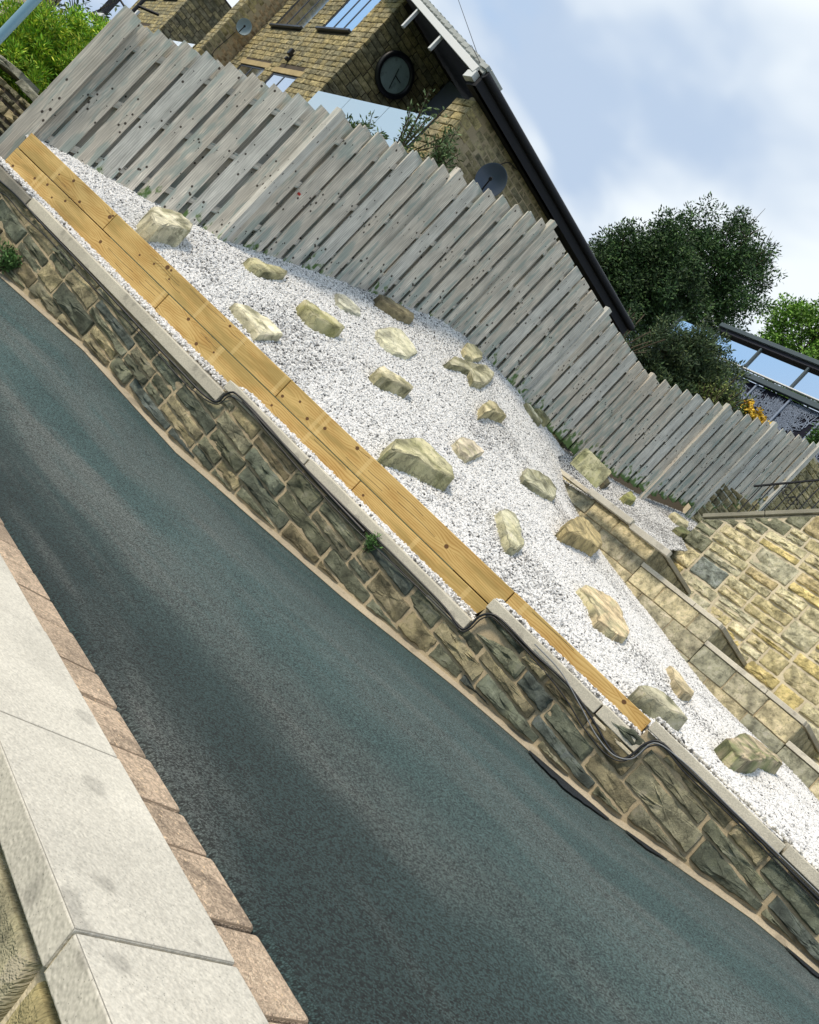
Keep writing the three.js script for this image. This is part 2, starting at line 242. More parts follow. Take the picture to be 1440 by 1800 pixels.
// clouds of small leaves round clump centres
function leafGeo(clumps, per, size, cols, r, o = {}) {
  const P = [], C = [], N = [];
  for (const [c, rad] of clumps) { const n = Math.round(per * (o.even ? 1 : rad * rad));
    const tone = rr(.7, 1.25, r);
    for (let i = 0; i < n; i++) {
      let a = V3(r() - .5, r() - .5, r() - .5).normalize().multiplyScalar(Math.pow(r(), o.pow ?? .5)); const out = a.clone(); a.set(a.x * rad * (o.sx ?? 1), a.y * rad * (o.sy ?? 1), a.z * rad * (o.sx ?? 1)).add(c);
      const dir = V3(r() - .5 + out.x * (o.spread ?? .6), r() - .5 + (o.up ?? 0) + out.y * .4, r() - .5 + out.z * (o.spread ?? .6)).normalize(), s = size * rr(.6, 1.35, r), w = s * (o.asp ?? .45), sd = V3(r() - .5, r() - .5, r() - .5).cross(dir).normalize().multiplyScalar(w / 2), t = dir.clone().multiplyScalar(s), m = a.clone().addScaledVector(dir, s * .5);
      const col = pick(cols, r), k = tone * rr(.65, 1.3, r), q = [a, m.clone().add(sd), a.clone().add(t), a, a.clone().add(t), m.clone().sub(sd)], nn = sd.clone().cross(t).normalize();
      for (const p of q) { P.push(p.x, p.y, p.z); N.push(nn.x, nn.y, nn.z); C.push(col[0] * k, col[1] * k, col[2] * k); }
    } }
  const g = new THREE.BufferGeometry(); g.setAttribute('position', new THREE.Float32BufferAttribute(P, 3)); g.setAttribute('normal', new THREE.Float32BufferAttribute(N, 3)); g.setAttribute('color', new THREE.Float32BufferAttribute(C, 3)); return g;
}

// ───────────── layout measured from the photograph (x right, d ahead, y above the eye) ─────────────
const S0 = [0, 6.32], WE = [.9396, -.3421], WN = [-.3421, -.9396];
const wallPt = (s, off) => [S0[0] + WE[0] * s + WN[0] * off, S0[1] + WE[1] * s + WN[1] * off];
const wallFrame = (off) => frame(wallPt(0, off), WE);
const onWall = (px, py, off) => onPlane(px, py, wallPt(0, off), WE);
const footPx = [[0, 487], [147, 617], [310, 797], [360, 839], [600, 1049], [800, 1209], [1067, 1438], [1324, 1618], [1422, 1700]];
const footPts = footPx.map(([x, y]) => onWall(x, y, .36)); footPts.unshift([-8, -1.3]); footPts.push([7.5, .02]);
const foot = piecewise(footPts);
// near kerb frame: k runs left along the kerb, p across the road, n up out of the road
const nk = V3(-1340, -312, -F).normalize(), np0 = V3(1610, -23, -F).normalize(), nn = nk.clone().cross(np0).multiplyScalar(-1).normalize(); if (nn.y < 0) nn.negate();
const npp = nn.clone().cross(nk).normalize(); if (npp.dot(np0) < 0) npp.negate();
const nearPt = (a, b, h = 0) => V3(0, EYE, 0).addScaledVector(nk, a).addScaledVector(npp, b).addScaledVector(nn, h - .6915);
const nearFrame = new THREE.Matrix4().makeBasis(nk.clone().negate(), nn, nk.clone().negate().cross(nn)).setPosition(nearPt(0, 0));

// terrace front line and the yellow wall (drawn in from the stair side)
const LA = [1.178, 13.745], LD = [.7513, -.6599], YA = [3.533, 14.26], HX = [.6625, -.749];
const linePt = (A, D, s, off = 0) => [A[0] + D[0] * s + D[1] * off, A[1] + D[1] * s - D[0] * off];
// fence posts: x, d, bottom, top
const FP = [[-5.55, 8.55, -.25, 1.53], [-3.55, 9.1, .6, 2.42], [-2.53, 10.6, 1.4, 3.32], [-1.37, 12, 2.15, 4.155], [.063, 13.3, 2.33, 4.216], [1.42, 14.5, 2.466, 4.315], [2.9, 15.4, 2.996, 5.13], [3.95, 16.2, 3.57, 5.77], [5.05, 16.8, 4.63, 6.33]];

// gravel surfaces
const bedPts = [];
for (const s of [-5.6, -4, -2.4, -.8, .8, 2.26]) bedPts.push([...wallPt(s, -.1), -.03]);
for (const [s, y] of [[3, .02], [4.2, .05], [6.4, .1]]) bedPts.push([...wallPt(s, .1), y]);
bedPts.push([-5.6, 8.55, -.04], [-4.5, 8.8, .27], [-3.55, 9.1, .60], [-3.0, 9.85, 1.0], [-2.53, 10.6, 1.4], [-1.95, 11.3, 1.79], [-1.37, 12, 2.15], [-.65, 12.65, 2.27], [.063, 13.3, 2.34], [1.0, 14.1, 2.32],
  [1.60, 13.37, 1.75], [2.75, 12.36, 1.26], [3.55, 11.66, 1.05], [4.47, 10.86, .81], [4.83, 10.53, .77], [5.43, 10.0, .736], [5.9, 9.6, .65], [7.0, 8.6, .55]);
const bed0 = tps(bedPts);
const bedY = (x, d) => bed0(x, d) + .045 * (fbm(x * 1.3 + 9, d * 1.3, 3, 55) - .5);
const bedPoly = [wallPt(-5.7, -.09), wallPt(2.27, -.09), wallPt(2.27, .12), wallPt(6.5, .12), linePt(LA, LD, 8.2), linePt(LA, LD, -.05), [1.25, 14.35], [.063, 13.42], [-1.45, 12.1], [-2.6, 10.7], [-3.6, 9.2], [-5.6, 8.65]];
const upPts = [[1.18, 13.74, 1.93], [2, 13.02, 1.93], [2.98, 12.16, 1.90], [.6, 13.8, 2.3], [1.42, 14.5, 2.40], [2.2, 14.95, 2.62], [2.9, 15.4, 2.86], [3.95, 16.2, 3.36], [3.5, 13.7, 2.5], [3.4, 13.0, 2.25]];
const up0 = tps(upPts), upPoly = [linePt(LA, LD, -.05, .06), linePt(LA, LD, 2.4, .06), [3.6, 13.2], [3.53, 14.3], [4.35, 16.2], [3.95, 16.35], [2.9, 15.55], [1.42, 14.65], [.75, 14.0]];

function gridMesh(poly, fy, step, drop) {
  let x0 = 1e9, x1 = -1e9, d0 = 1e9, d1 = -1e9; for (const [x, d] of poly) { x0 = Math.min(x0, x); x1 = Math.max(x1, x); d0 = Math.min(d0, d); d1 = Math.max(d1, d); }
  const nx = Math.ceil((x1 - x0) / step), nd = Math.ceil((d1 - d0) / step), P = [], I = [], ok = [], U = [];
  for (let j = 0; j <= nd; j++) for (let i = 0; i <= nx; i++) { const x = x0 + i * step, d = d0 + j * step, p = W(x, fy(x, d) - drop, d); P.push(p.x, p.y, p.z); U.push(x, d); ok.push(inside(poly, x, d)); }
  const w = nx + 1; for (let k = 0; k < ok.length; k++) if (!ok[k]) { const x = U[k * 2], d = U[k * 2 + 1]; let bd = 1e9, bx = x, bD = d; poly.forEach((a, i) => { const b = poly[(i + 1) % poly.length], ex = b[0] - a[0], ed = b[1] - a[1], t = clamp(((x - a[0]) * ex + (d - a[1]) * ed) / (ex * ex + ed * ed)), qx = a[0] + ex * t, qd = a[1] + ed * t, l = (qx - x) ** 2 + (qd - d) ** 2; if (l < bd) { bd = l; bx = qx; bD = qd; } }); const p = W(bx, fy(bx, bD) - drop, bD); P[k * 3] = p.x; P[k * 3 + 1] = p.y; P[k * 3 + 2] = p.z; }
  for (let j = 0; j < nd; j++) for (let i = 0; i < nx; i++) { const a = j * w + i; if (ok[a] || ok[a + 1] || ok[a + w] || ok[a + w + 1]) I.push(a, a + 1, a + w + 1, a, a + w + 1, a + w); }
  const g = new THREE.BufferGeometry(); g.setAttribute('position', new THREE.Float32BufferAttribute(P, 3)); g.setAttribute('uv', new THREE.Float32BufferAttribute(U, 2)); g.setIndex(I); g.computeVertexNormals(); return g;
}

// ───────────── ground, road ─────────────
{
  const g = new THREE.PlaneGeometry(3000, 3000, 1, 1).rotateX(-Math.PI / 2).translate(0, EYE - 2.6, 0); uvBox(g, 0, 0); struct('ground', g, M.grass);
  // hillside behind the fence
  const P = [], I = [], back = [-.62, .78]; FP.concat([[9, 18.6, 4.6, 0], [30, 26, 4.6, 0]]).forEach(([x, d, b], i) => { const s = [0, .35, 6, 70]; s.forEach((q, k) => { const p = W(x + back[0] * q, b - (k === 0 ? .5 : .18) + (k > 2 ? 1.0 : 0), d + back[1] * q); P.push(p.x, p.y, p.z); }); if (i) for (let k = 0; k < 3; k++) { const a = (i - 1) * 4 + k, c = i * 4 + k; I.push(a, c, c + 1, a, c + 1, a + 1); } });
  const h = new THREE.BufferGeometry(); h.setAttribute('position', new THREE.Float32BufferAttribute(P, 3)); h.setIndex(I); h.computeVertexNormals(); uvBox(h, 0, 0); struct('hillside', h, M.soil);

  // road: a ruled sheet between the kerb and the foot of the wall
  const NU = 460, NV = 150, pos = [], uv = [], col = [], idx = [];
  for (let i = 0; i <= NU; i++) { const t = i / NU, a = lerp(10, -4.5, t), s = lerp(-8, 7.4, t);
    const K = nearPt(a, 1.442 + .010 * (vn(i * .45, 1, 5) - .5), .004), w = wallPt(s, .36), Wp = W(w[0], foot(s), w[1]);
    for (let j = 0; j <= NV; j++) { const v = j / NV, p = K.clone().lerp(Wp, v); p.y += .010 * (fbm(p.x * 1.2, p.z * 1.2, 2, 3) - .5) * sst(0, .1, v) * sst(1, .9, v) + (j === 0 ? -.02 : 0);
      pos.push(p.x, p.y, p.z); const along = t * 14, across = v * 4; uv.push(p.x * .92 + p.z * .38, p.z * .92 - p.x * .38);
      const st = fbm(along * .5 + across * .3, across * 1.6, 6, 301), st2 = fbm(along * .9 - across * .2, across * 5, 5, 302), pt = fbm(along * .7, across * .9, 4, 303);
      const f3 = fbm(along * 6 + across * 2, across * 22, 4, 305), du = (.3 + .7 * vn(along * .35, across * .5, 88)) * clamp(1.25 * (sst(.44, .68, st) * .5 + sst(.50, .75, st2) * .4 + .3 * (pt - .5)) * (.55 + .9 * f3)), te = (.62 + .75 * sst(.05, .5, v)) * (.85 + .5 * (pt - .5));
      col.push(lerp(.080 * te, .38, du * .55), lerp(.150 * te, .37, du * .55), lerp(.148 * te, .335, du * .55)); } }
  const w = NV + 1; for (let i = 0; i < NU; i++) for (let j = 0; j < NV; j++) { const a = i * w + j; idx.push(a, a + w, a + w + 1, a, a + w + 1, a + 1); }
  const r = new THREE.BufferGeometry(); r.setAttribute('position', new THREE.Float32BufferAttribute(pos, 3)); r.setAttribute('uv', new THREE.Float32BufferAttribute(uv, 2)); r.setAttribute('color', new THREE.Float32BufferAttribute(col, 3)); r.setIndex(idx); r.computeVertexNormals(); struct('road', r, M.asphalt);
  // fresh bitumen patches along the far edge
  const roadAt = (s, off) => { const w1 = wallPt(s, off), w0 = wallPt(s, .36); return W(w1[0], foot(s) - (off - .36) * .03 + .012, w1[1]); };
  const patch = (s0, s1, wd, label) => { const P2 = [], I2 = [], n = 26; for (let i = 0; i <= n; i++) { const t = i / n, s = lerp(s0, s1, t), wv = wd * Math.pow(Math.sin(Math.PI * clamp(t * .94 + .03)), .6) * (.8 + .4 * vn(i * .8, 2, 9)); for (const o of [.385, .385 + wv]) { const p = roadAt(s, o); P2.push(p.x, p.y, p.z); } if (i) { const a = i * 2 - 2; I2.push(a, a + 1, a + 3, a, a + 3, a + 2); } } const g2 = new THREE.BufferGeometry(); g2.setAttribute('position', new THREE.Float32BufferAttribute(P2, 3)); g2.setIndex(I2); g2.computeVertexNormals(); uvBox(g2); tint(g2, [.022, .036, .050], .3); single('road_patch', g2, M.asphalt, label, 'road patch'); };
  const sAt = (x, y) => onWall(x, y, .42)[0]; patch(sAt(925, 1325), sAt(1070, 1440), .24, 'longest dark bitumen patch on the road edge below the wall'); patch(sAt(1097, 1463), sAt(1168, 1517), .12, 'middle narrow dark bitumen patch on the road edge'); patch(sAt(1368, 1680), sAt(1450, 1745), .14, 'dark bitumen patch on the road edge nearest the lower right corner');
  // sandy mortar fillet at the foot of the wall
  const P3 = [], I3 = [], n3 = 220; for (let i = 0; i <= n3; i++) { const s = lerp(-7.6, 7.2, i / n3), j1 = .03 * (fbm(i * .35, 1, 3, 8) - .5), j2 = .03 * (fbm(i * .3, 7, 3, 9) - .5); [[.370 + j1 * .5, .004], [.335, .022 + j2 * .6], [.28, .042 + j2 * .6]].forEach(([o, h3]) => { const q = wallPt(s, o), p = W(q[0], foot(s) + h3, q[1]); P3.push(p.x, p.y, p.z); }); if (i) for (let k = 0; k < 2; k++) { const a = (i - 1) * 3 + k, c = a + 3; I3.push(a, c + 1, c, a, a + 1, c + 1); } }
  const g3 = new THREE.BufferGeometry(); g3.setAttribute('position', new THREE.Float32BufferAttribute(P3, 3)); g3.setIndex(I3); g3.computeVertexNormals(); uvBox(g3, 0, 0); const fm = M.mortar.clone(); fm.color.setRGB(.50, .43, .32); fm.side = THREE.DoubleSide; struct('mortar_fillet', g3, fm);
  // stray bits on the asphalt
  const onRoad = (px, py) => { let best = null; for (let d = 1.2; d < 9; d += .01) { const p = at(px, py, d); const rel = p.clone().sub(V3(0, EYE, 0)); const a = rel.dot(nk), b = rel.dot(npp), h = rel.dot(nn) + .6915; const s = ((p.x - S0[0]) * WE[0] + (-p.z - S0[1]) * WE[1]), off = ((p.x - S0[0]) * WN[0] + (-p.z - S0[1]) * WN[1]); const v = clamp((b - 1.446) / Math.max(.5, (b - 1.446) + off - .36)); const yk = nearPt(a, b).y, yw = foot(s) + EYE, y = lerp(yk, yw, v); if (p.y < y + .012) { best = p; break; } } return best; };
  const chipL = ['bottom centre of the road', 'road right of the bottom centre', 'lower right of the road', 'road near the left edge below the wall', 'road beside the first coping step', 'road beside the near kerb'];
  let ci = 0; for (const [px, py, s] of [[719, 1752, .0045], [890, 1712, .005], [985, 1664, .004], [28, 604, .012], [202, 758, .008], [445, 1404, .004]]) { const p = onRoad(px, py); if (!p) continue; const g4 = new THREE.IcosahedronGeometry(s, 1).scale(1.3, .5, 1).translate(p.x, p.y, p.z); single('pebble', g4, M.white, 'small white stone chip lying on the ' + chipL[ci++], 'stone chip', 'white chips on the road'); }
  const tw = [[168, 880], [182, 884], [193, 890], [199, 901]].map(q => onRoad(...q)).filter(Boolean); if (tw.length > 2) single('twig', new THREE.TubeGeometry(new THREE.CatmullRomCurve3(tw), 12, .005, 5), M.bark, 'short dark curved twig lying on the road', 'twig');
}

// ───────────── near kerb and near coping (bottom left) ─────────────
{
  const kerb = thing('kerb', 'row of tan concrete blocks edging the near side of the road', 'kerb'); put(kerb, nearFrame);
  const js = [-1.6, -1.37, -1.13, -.9, -.68, -.44, -.2, .03, .26, .49, .70, .915, 1.153, 1.387, 1.551, 1.779, 2.022, 2.223, 2.493, 2.73, 2.96, 3.19, 3.43, 3.66, 3.9, 4.15, 4.4, 4.65, 4.9, 5.2, 5.5, 5.8, 6.1];
  for (let i = 0; i + 1 < js.length; i++) { const a0 = js[i] + .005, a1 = js[i + 1] - .005, g = new RoundedBoxGeometry(a1 - a0, .10, .163, 2, .012).translate(-(a0 + a1) / 2, -.05 + rr(-.003, .003), -1.364); uvBox(g); const k = rr(.82, 1.12); tint(g, [.80 * k, .64 * k, .49 * k], .35, i); part('paving_block', g, M.paver, kerb); }
  part('bedding', uvBox(box(8, .08, .2, -2.2, -.072, -1.364)), M.soil, kerb);
  const wall = thing('low_wall', 'near low sandstone wall with pale concrete coping, lower left corner', 'wall'); put(wall, nearFrame);
  const cj = [-1.6, -.95, -.29, .36, 1.0135, 1.669, 2.33, 2.99, 3.65, 4.3, 5];
  for (let i = 0; i + 1 < cj.length; i++) { const a0 = cj[i] + .003, a1 = cj[i + 1] - .003, g = new RoundedBoxGeometry(a1 - a0, .075, .366, 2, .006).translate(-(a0 + a1) / 2, -.022 + rr(-.003, .002), -1.097); uvBox(g); const k = rr(.95, 1.03); tint(g, [.72 * k, .69 * k, .62 * k], .14, i); part('coping_stone', g, M.coping, wall); }
  for (const a of cj.slice(1, -1)) part('joint_mortar', uvBox(box(.006, .066, .35, -a, -.030, -1.097)), M.mortarY, wall);
  part('core', uvBox(box(6.4, 1.5, .25, -1.6, -.82, -1.10)), M.mortarY, wall);
  const r = rngOf(5); for (const p of courses({ seed: 4, x0: -3.2, x1: .8, y0: -1.35, y1: -.10, h: [.14, .22], w: [.25, .5], gap: .03, top: () => -.085 })) part('stone', stoneGeo(p, .08, .02, r, { col: pick([[.55, .46, .26], [.48, .40, .24], [.42, .38, .28]], r) }).translate(0, 0, -.965), M.stone, wall);
}

// ───────────── roadside retaining wall ─────────────
const COP = [[-7.6, -4.62, -.425, -.52], [-4.605, -1.70, -.425, -.525], [-1.74, -.755, -.338, -.420], [-.745, .985, -.336, -.420], [.99, 1.968, -.132, -.217], [1.978, 2.31, -.128, -.217], [2.27, 3.255, .018, -.056], [3.268, 5.2, .026, -.052], [5.21, 7.2, .03, -.05]];
const COPTILT = -.008;
{
  const wall = thing('retaining_wall', 'dark weathered rubble sandstone wall with stepped pale coping beside the road', 'wall'); put(wall, wallFrame(.30));
  const topAt = (s) => { for (const [a, b, , lo] of COP) if (s < b) return lo - .012 + COPTILT * (s - (a + b) / 2); return -.06; };
  const pts = []; for (let i = 0; i <= 60; i++) { const s = lerp(-7.6, 7.2, i / 60); pts.push([s, foot(s) - .25]); } for (let i = COP.length - 1; i >= 0; i--) { const [a, b, , lo] = COP[i]; pts.push([i === COP.length - 1 ? 7.2 : COP[i + 1][0] - .001, lo - .004], [a, lo - .004]); }
  part('mortar', slabShape(pts, .3, -.302), M.mortar, wall);
  const r = rngOf(31), cols = [[.17, .185, .145], [.22, .225, .165], [.26, .215, .135], [.38, .325, .215], [.125, .145, .135], [.29, .27, .195], [.20, .20, .14], [.46, .385, .24]];
  const st = courses({ seed: 77, x0: -7.5, x1: 7.1, y0: -2.2, y1: .9, h: [.085, .185], w: [.22, .62], tilt: -.10, gap: .014, split: .34, min: .004, bottom: (s) => foot(s) + .045, top: topAt });
  for (const p of st) part('stone', stoneGeo(p, .06, rr(.022, .05, r), r, { col: pick(cols, r).map(mul(rr(.75, 1.15, r))), n: 30, rough: .8, edge: .010, facet: 5.5 }).translate(0, 0, -.012), M.stone, wall);
  COP.forEach(([a, b, hi, lo], i) => { const g = rbox(b - a, hi - lo, .235, .008, 0, 0, 0); const k = i === 0 ? .42 : rr(.92, 1.05); tint(g, [.70 * k, .66 * k, .56 * k], .22, i); const m = part('coping_stone', g, M.coping, wall); m.position.set((a + b) / 2, (hi + lo) / 2, -.085); m.rotation.z = COPTILT; if (i === 0) m.userData.label = 'darker grey coping stone'; });
  // mortar bed above the stones where a coping lifts, seen at the steps
  for (const [s, lo] of [[2.15, -.23], [.8, -.43]]) part('mortar_bed', uvBox(rbox(.34, .03, .03, .01, s, lo - .012, .012)), M.mortarY, wall);
  // cables pinned under the coping
  const cable = (pts, rad, off, label, mat = M.black) => { const c = new THREE.CatmullRomCurve3(pts.map(([x, y]) => { const [s, h] = onWall(x, y, off), q = wallPt(s, off); return W(q[0], h, q[1]); }), false, 'centripetal'); single('cable', new THREE.TubeGeometry(c, pts.length * 10, rad, 7), mat, label, 'cable'); };
  cable([[-30, 290], [0, 318], [30, 345], [75, 395], [130, 452], [200, 527], [300, 634], [368, 701], [383, 706], [396, 694], [408, 689], [422, 698], [470, 748], [520, 805], [600, 886], [700, 984], [780, 1066], [813, 1106], [824, 1102], [842, 1084], [860, 1079], [874, 1084], [940, 1150], [1000, 1206], [1040, 1262], [1074, 1318], [1093, 1334], [1112, 1326], [1134, 1308], [1158, 1303], [1200, 1344], [1300, 1441], [1400, 1541], [1470, 1610]], .0085, .35, 'thicker black cable running under the stepped coping of the roadside wall');
  cable([[-30, 310], [0, 338], [12, 345], [40, 378], [90, 425], [150, 492], [240, 580], [330, 678], [372, 708], [386, 710], [402, 697], [430, 712], [470, 760], [530, 830], [560, 862], [620, 925], [700, 1000], [790, 1086], [812, 1110], [826, 1106], [846, 1088], [864, 1084], [880, 1096], [940, 1160], [990, 1222], [1030, 1285], [1066, 1326], [1092, 1338], [1118, 1328], [1142, 1312], [1164, 1312], [1200, 1354], [1290, 1440], [1400, 1551], [1470, 1620]], .005, .352, 'thinner black cable sagging beside the thick one below the coping');
  cable([[940, 1132], [985, 1180], [1020, 1240], [1050, 1295], [1080, 1328], [1110, 1334], [1150, 1306], [1195, 1334], [1290, 1426], [1400, 1532], [1470, 1600]], .0045, .356, 'pale grey cable hanging below the coping near the lower steps', std({ color: new THREE.Color(.2, .21, .22), roughness: .5 }));
  cable([[428, 706], [470, 752], [515, 800], [560, 850], [640, 935]], .014, .345, 'black plastic conduit strapped below the middle coping', M.black);
}
// weed in the wall
function sprig(name, label, category, base, h, n, leafS, cols, seed, group) {
  const r = rngOf(seed), t = thing(name, label, category, null, group), st = [], cl = []; t.position.copy(base);
  for (let i = 0; i < n; i++) { const tip = V3((r() - .5) * h * .9, h * rr(.5, 1, r), (r() - .5) * h * .9), mid = tip.clone().multiplyScalar(.5).add(V3((r() - .5) * h * .1, h * .1, 0)); st.push(new THREE.TubeGeometry(new THREE.QuadraticBezierCurve3(V3((r() - .5) * h * .1, -.02, 0), mid, tip), 6, h * .008 + .001, 4)); for (let k = 2; k <= 8; k++) { const p = new THREE.QuadraticBezierCurve3(V3(), mid, tip).getPoint(k / 8); cl.push([p, leafS * .8]); } }
  part('stem', mergeGeometries(st), M.bark, t); const f = part('foliage', leafGeo(cl, 7, leafS, cols, r, { even: true, asp: .3, up: .3 }), M.leaf, t); f.userData.kind = 'stuff'; return t;
}
{ const [s, y] = onWall(642, 968, .34), q = wallPt(s, .34); sprig('weed', 'small green weed growing from a joint of the roadside wall', 'weed', W(q[0], y, q[1]), .14, 8, .028, [[.10, .22, .05], [.14, .28, .08]], 3);
  const [s2, y2] = onWall(4, 470, .36), q2 = wallPt(s2, .36); sprig('grass_tuft', 'tuft of green grass at the wall foot on the left edge', 'grass', W(q2[0], y2 - .03, q2[1]), .22, 26, .04, [[.07, .16, .04], [.10, .2, .05]], 4); }

// ───────────── timber sleepers ─────────────
{
  const L = 2.55, S = (s0, s1, y0, y1, z, ti, label, flip) => { const t = thing('timber_sleeper', label, 'sleeper', null, 'sleepers edging the gravel bed'); put(t, wallFrame(0)); const w = s1 - s0 - .004, h = y1 - y0 - .005, g = new RoundedBoxGeometry(w - .004, h, .1, 2, .006), p = g.attributes.position, n = g.attributes.normal, u = g.attributes.uv, f = flip ? -1 : 1, o = rnd();
    for (let i = 0; i < p.count; i++) { const top = Math.abs(n.getY(i)) > .7; u.setXY(i, f * p.getX(i) / L + o, (top ? p.getZ(i) : p.getY(i)) / .2 * f + .5); }
    const m = part('beam', g, M.timber[ti], t); m.position.set((s0 + s1) / 2, (y0 + y1) / 2, -.05 + z); return t; };
  S(-5.62, -4.1, -.197, .004, 0, 0, 'cut length of golden sleeper in the upper row, touching the fence', false);
  S(-4.1, -1.54, -.197, .002, .001, 1, 'golden sleeper in the upper row beside the three left-hand rocks', false);
  S(-1.54, 1.0, -.197, 0, 0, 2, 'golden sleeper in the upper row below the largest rock', false);
  S(1.0, 2.26, -.197, .002, .002, 0, 'cut length of golden sleeper in the upper row ending at the lowest coping', true);
  S(-5.62, -3.04, -.398, -.2, .003, 2, 'golden sleeper in the lower row starting at the fence', true);
  S(-3.04, -.47, -.398, -.2, .0, 0, 'golden sleeper in the lower row behind the first coping step', true);
  S(-.47, 2.08, -.398, -.2, .003, 1, 'golden sleeper in the lower row that ends behind the third coping step', true);
  S(-5.62, -3.04, -.60, -.401, .006, 1, 'dark stained sleeper mostly buried beneath the lower row at the left', false).children[0].material = (() => { const m = M.timber[1].clone(); m.color.setRGB(.45, .36, .28); return m; })();
}

// ───────────── gravel ─────────────
{
  struct('gravel_base', gridMesh(bedPoly, bedY, .16, .035), M.gapShade);
  struct('upper_gravel_base', gridMesh(upPoly, up0, .14, .03), M.gapShade);
  const stripTop = (s) => s < -1.70 ? -.395 : s < .985 ? -.318 : s < 2.26 ? -.112 : .03;
  { const P = [], I = []; const n = 120; for (let i = 0; i <= n; i++) { const s = lerp(-5.7, 2.25, i / n); for (const [o, dy] of [[.2, -.03], [.1, -.02], [-.005, -.005]]) { const q = wallPt(s, o), p = W(q[0], stripTop(s) + dy - .02, q[1]); P.push(p.x, p.y, p.z); } if (i) for (let k = 0; k < 2; k++) { const a = (i - 1) * 3 + k, c = a + 3; I.push(a, c, c + 1, a, c + 1, a + 1); } } const g = new THREE.BufferGeometry(); g.setAttribute('position', new THREE.Float32BufferAttribute(P, 3)); g.setIndex(I); g.computeVertexNormals(); struct('strip_base', g, M.gapShade); }
  const r = rngOf(99), chips = [];
  const scatter = (poly, fy, dens, size, kind = 0) => { let x0 = 1e9, x1 = -1e9, d0 = 1e9, d1 = -1e9; for (const [x, d] of poly) { x0 = Math.min(x0, x); x1 = Math.max(x1, x); d0 = Math.min(d0, d); d1 = Math.max(d1, d); }
    const st = .1, nx = Math.ceil((x1 - x0) / st) + 2, G = new Map(), gy = (i, j) => { const k = j * nx + i; if (!G.has(k)) G.set(k, fy(x0 + i * st, d0 + j * st)); return G.get(k); };
    const n = Math.round((x1 - x0) * (d1 - d0) * dens); for (let q = 0; q < n; q++) { const x = rr(x0, x1, r), d = rr(d0, d1, r); if (!inside(poly, x, d)) continue; const fx = (x - x0) / st, fd = (d - d0) / st, i = Math.floor(fx), j = Math.floor(fd), a = fx - i, b = fd - j; const y = lerp(lerp(gy(i, j), gy(i + 1, j), a), lerp(gy(i, j + 1), gy(i + 1, j + 1), a), b); const s = size * rr(.6, 1.35, r); chips.push([x, y - .030 + .020 * r(), d, s, kind]); } };
  scatter(bedPoly, bedY, 6400, .0105); scatter(upPoly, up0, 5200, .0100, 1);
  for (let q = 0; q < 15000; q++) { const s = rr(-5.7, 2.26, r), o = rr(0, .235, r), w = wallPt(s, o); if (o > .15 && r() < .55) continue; chips.push([w[0], stripTop(s) - .02 + rr(0, .03, r) - o * .05, w[1], .0112 * rr(.6, 1.3, r), 0]); }
  for (let q = 0; q < 3000; q++) { const s = rr(2.27, 6.4, r), o = rr(.1, .2, r), w = wallPt(s, o); chips.push([w[0], .03 + (s - 2.3) * .006 + rr(0, .02, r), w[1], .0115 * rr(.6, 1.2, r), 0]); }
  let g = new THREE.IcosahedronGeometry(1, 0); { const p = g.attributes.position; for (let i = 0; i < p.count; i++) { const x = p.getX(i), y = p.getY(i), z = p.getZ(i), k = 1 + .5 * (h2(Math.round(x * 9), Math.round(y * 9) + 7 * Math.round(z * 9), 4) - .5); p.setXYZ(i, x * k * 1.15, y * k * .72, z * k); } g.computeVertexNormals(); }
  const im = new THREE.InstancedMesh(g, M.pebble, chips.length), o = new THREE.Object3D(), c = new THREE.Color();
  chips.forEach(([x, y, d, s, kd], i) => { o.position.copy(W(x, y, d)); o.rotation.set(r() * 6.3, r() * 6.3, r() * 6.3); o.scale.setScalar(s); o.updateMatrix(); im.setMatrixAt(i, o.matrix); const t = r(), pt = fbm(x * 1.1, d * 1.1, 3, 61), dk = sst(.48, .70, pt) * .16 + .10 * kd + .05 * sst(9, 13, d); const k = t < .025 + dk * .5 ? rr(.06, .18, r) : t < .14 + dk * 2.2 ? rr(.34, .55, r) : rr(.66, .84, r); im.setColorAt(i, c.setRGB(k, k * .99, k * .965)); });
  im.name = 'gravel'; im.castShadow = im.receiveShadow = true; im.userData = { label: 'white limestone gravel chips covering the sloping bed', category: 'gravel', kind: 'stuff' }; scene.add(im);
}

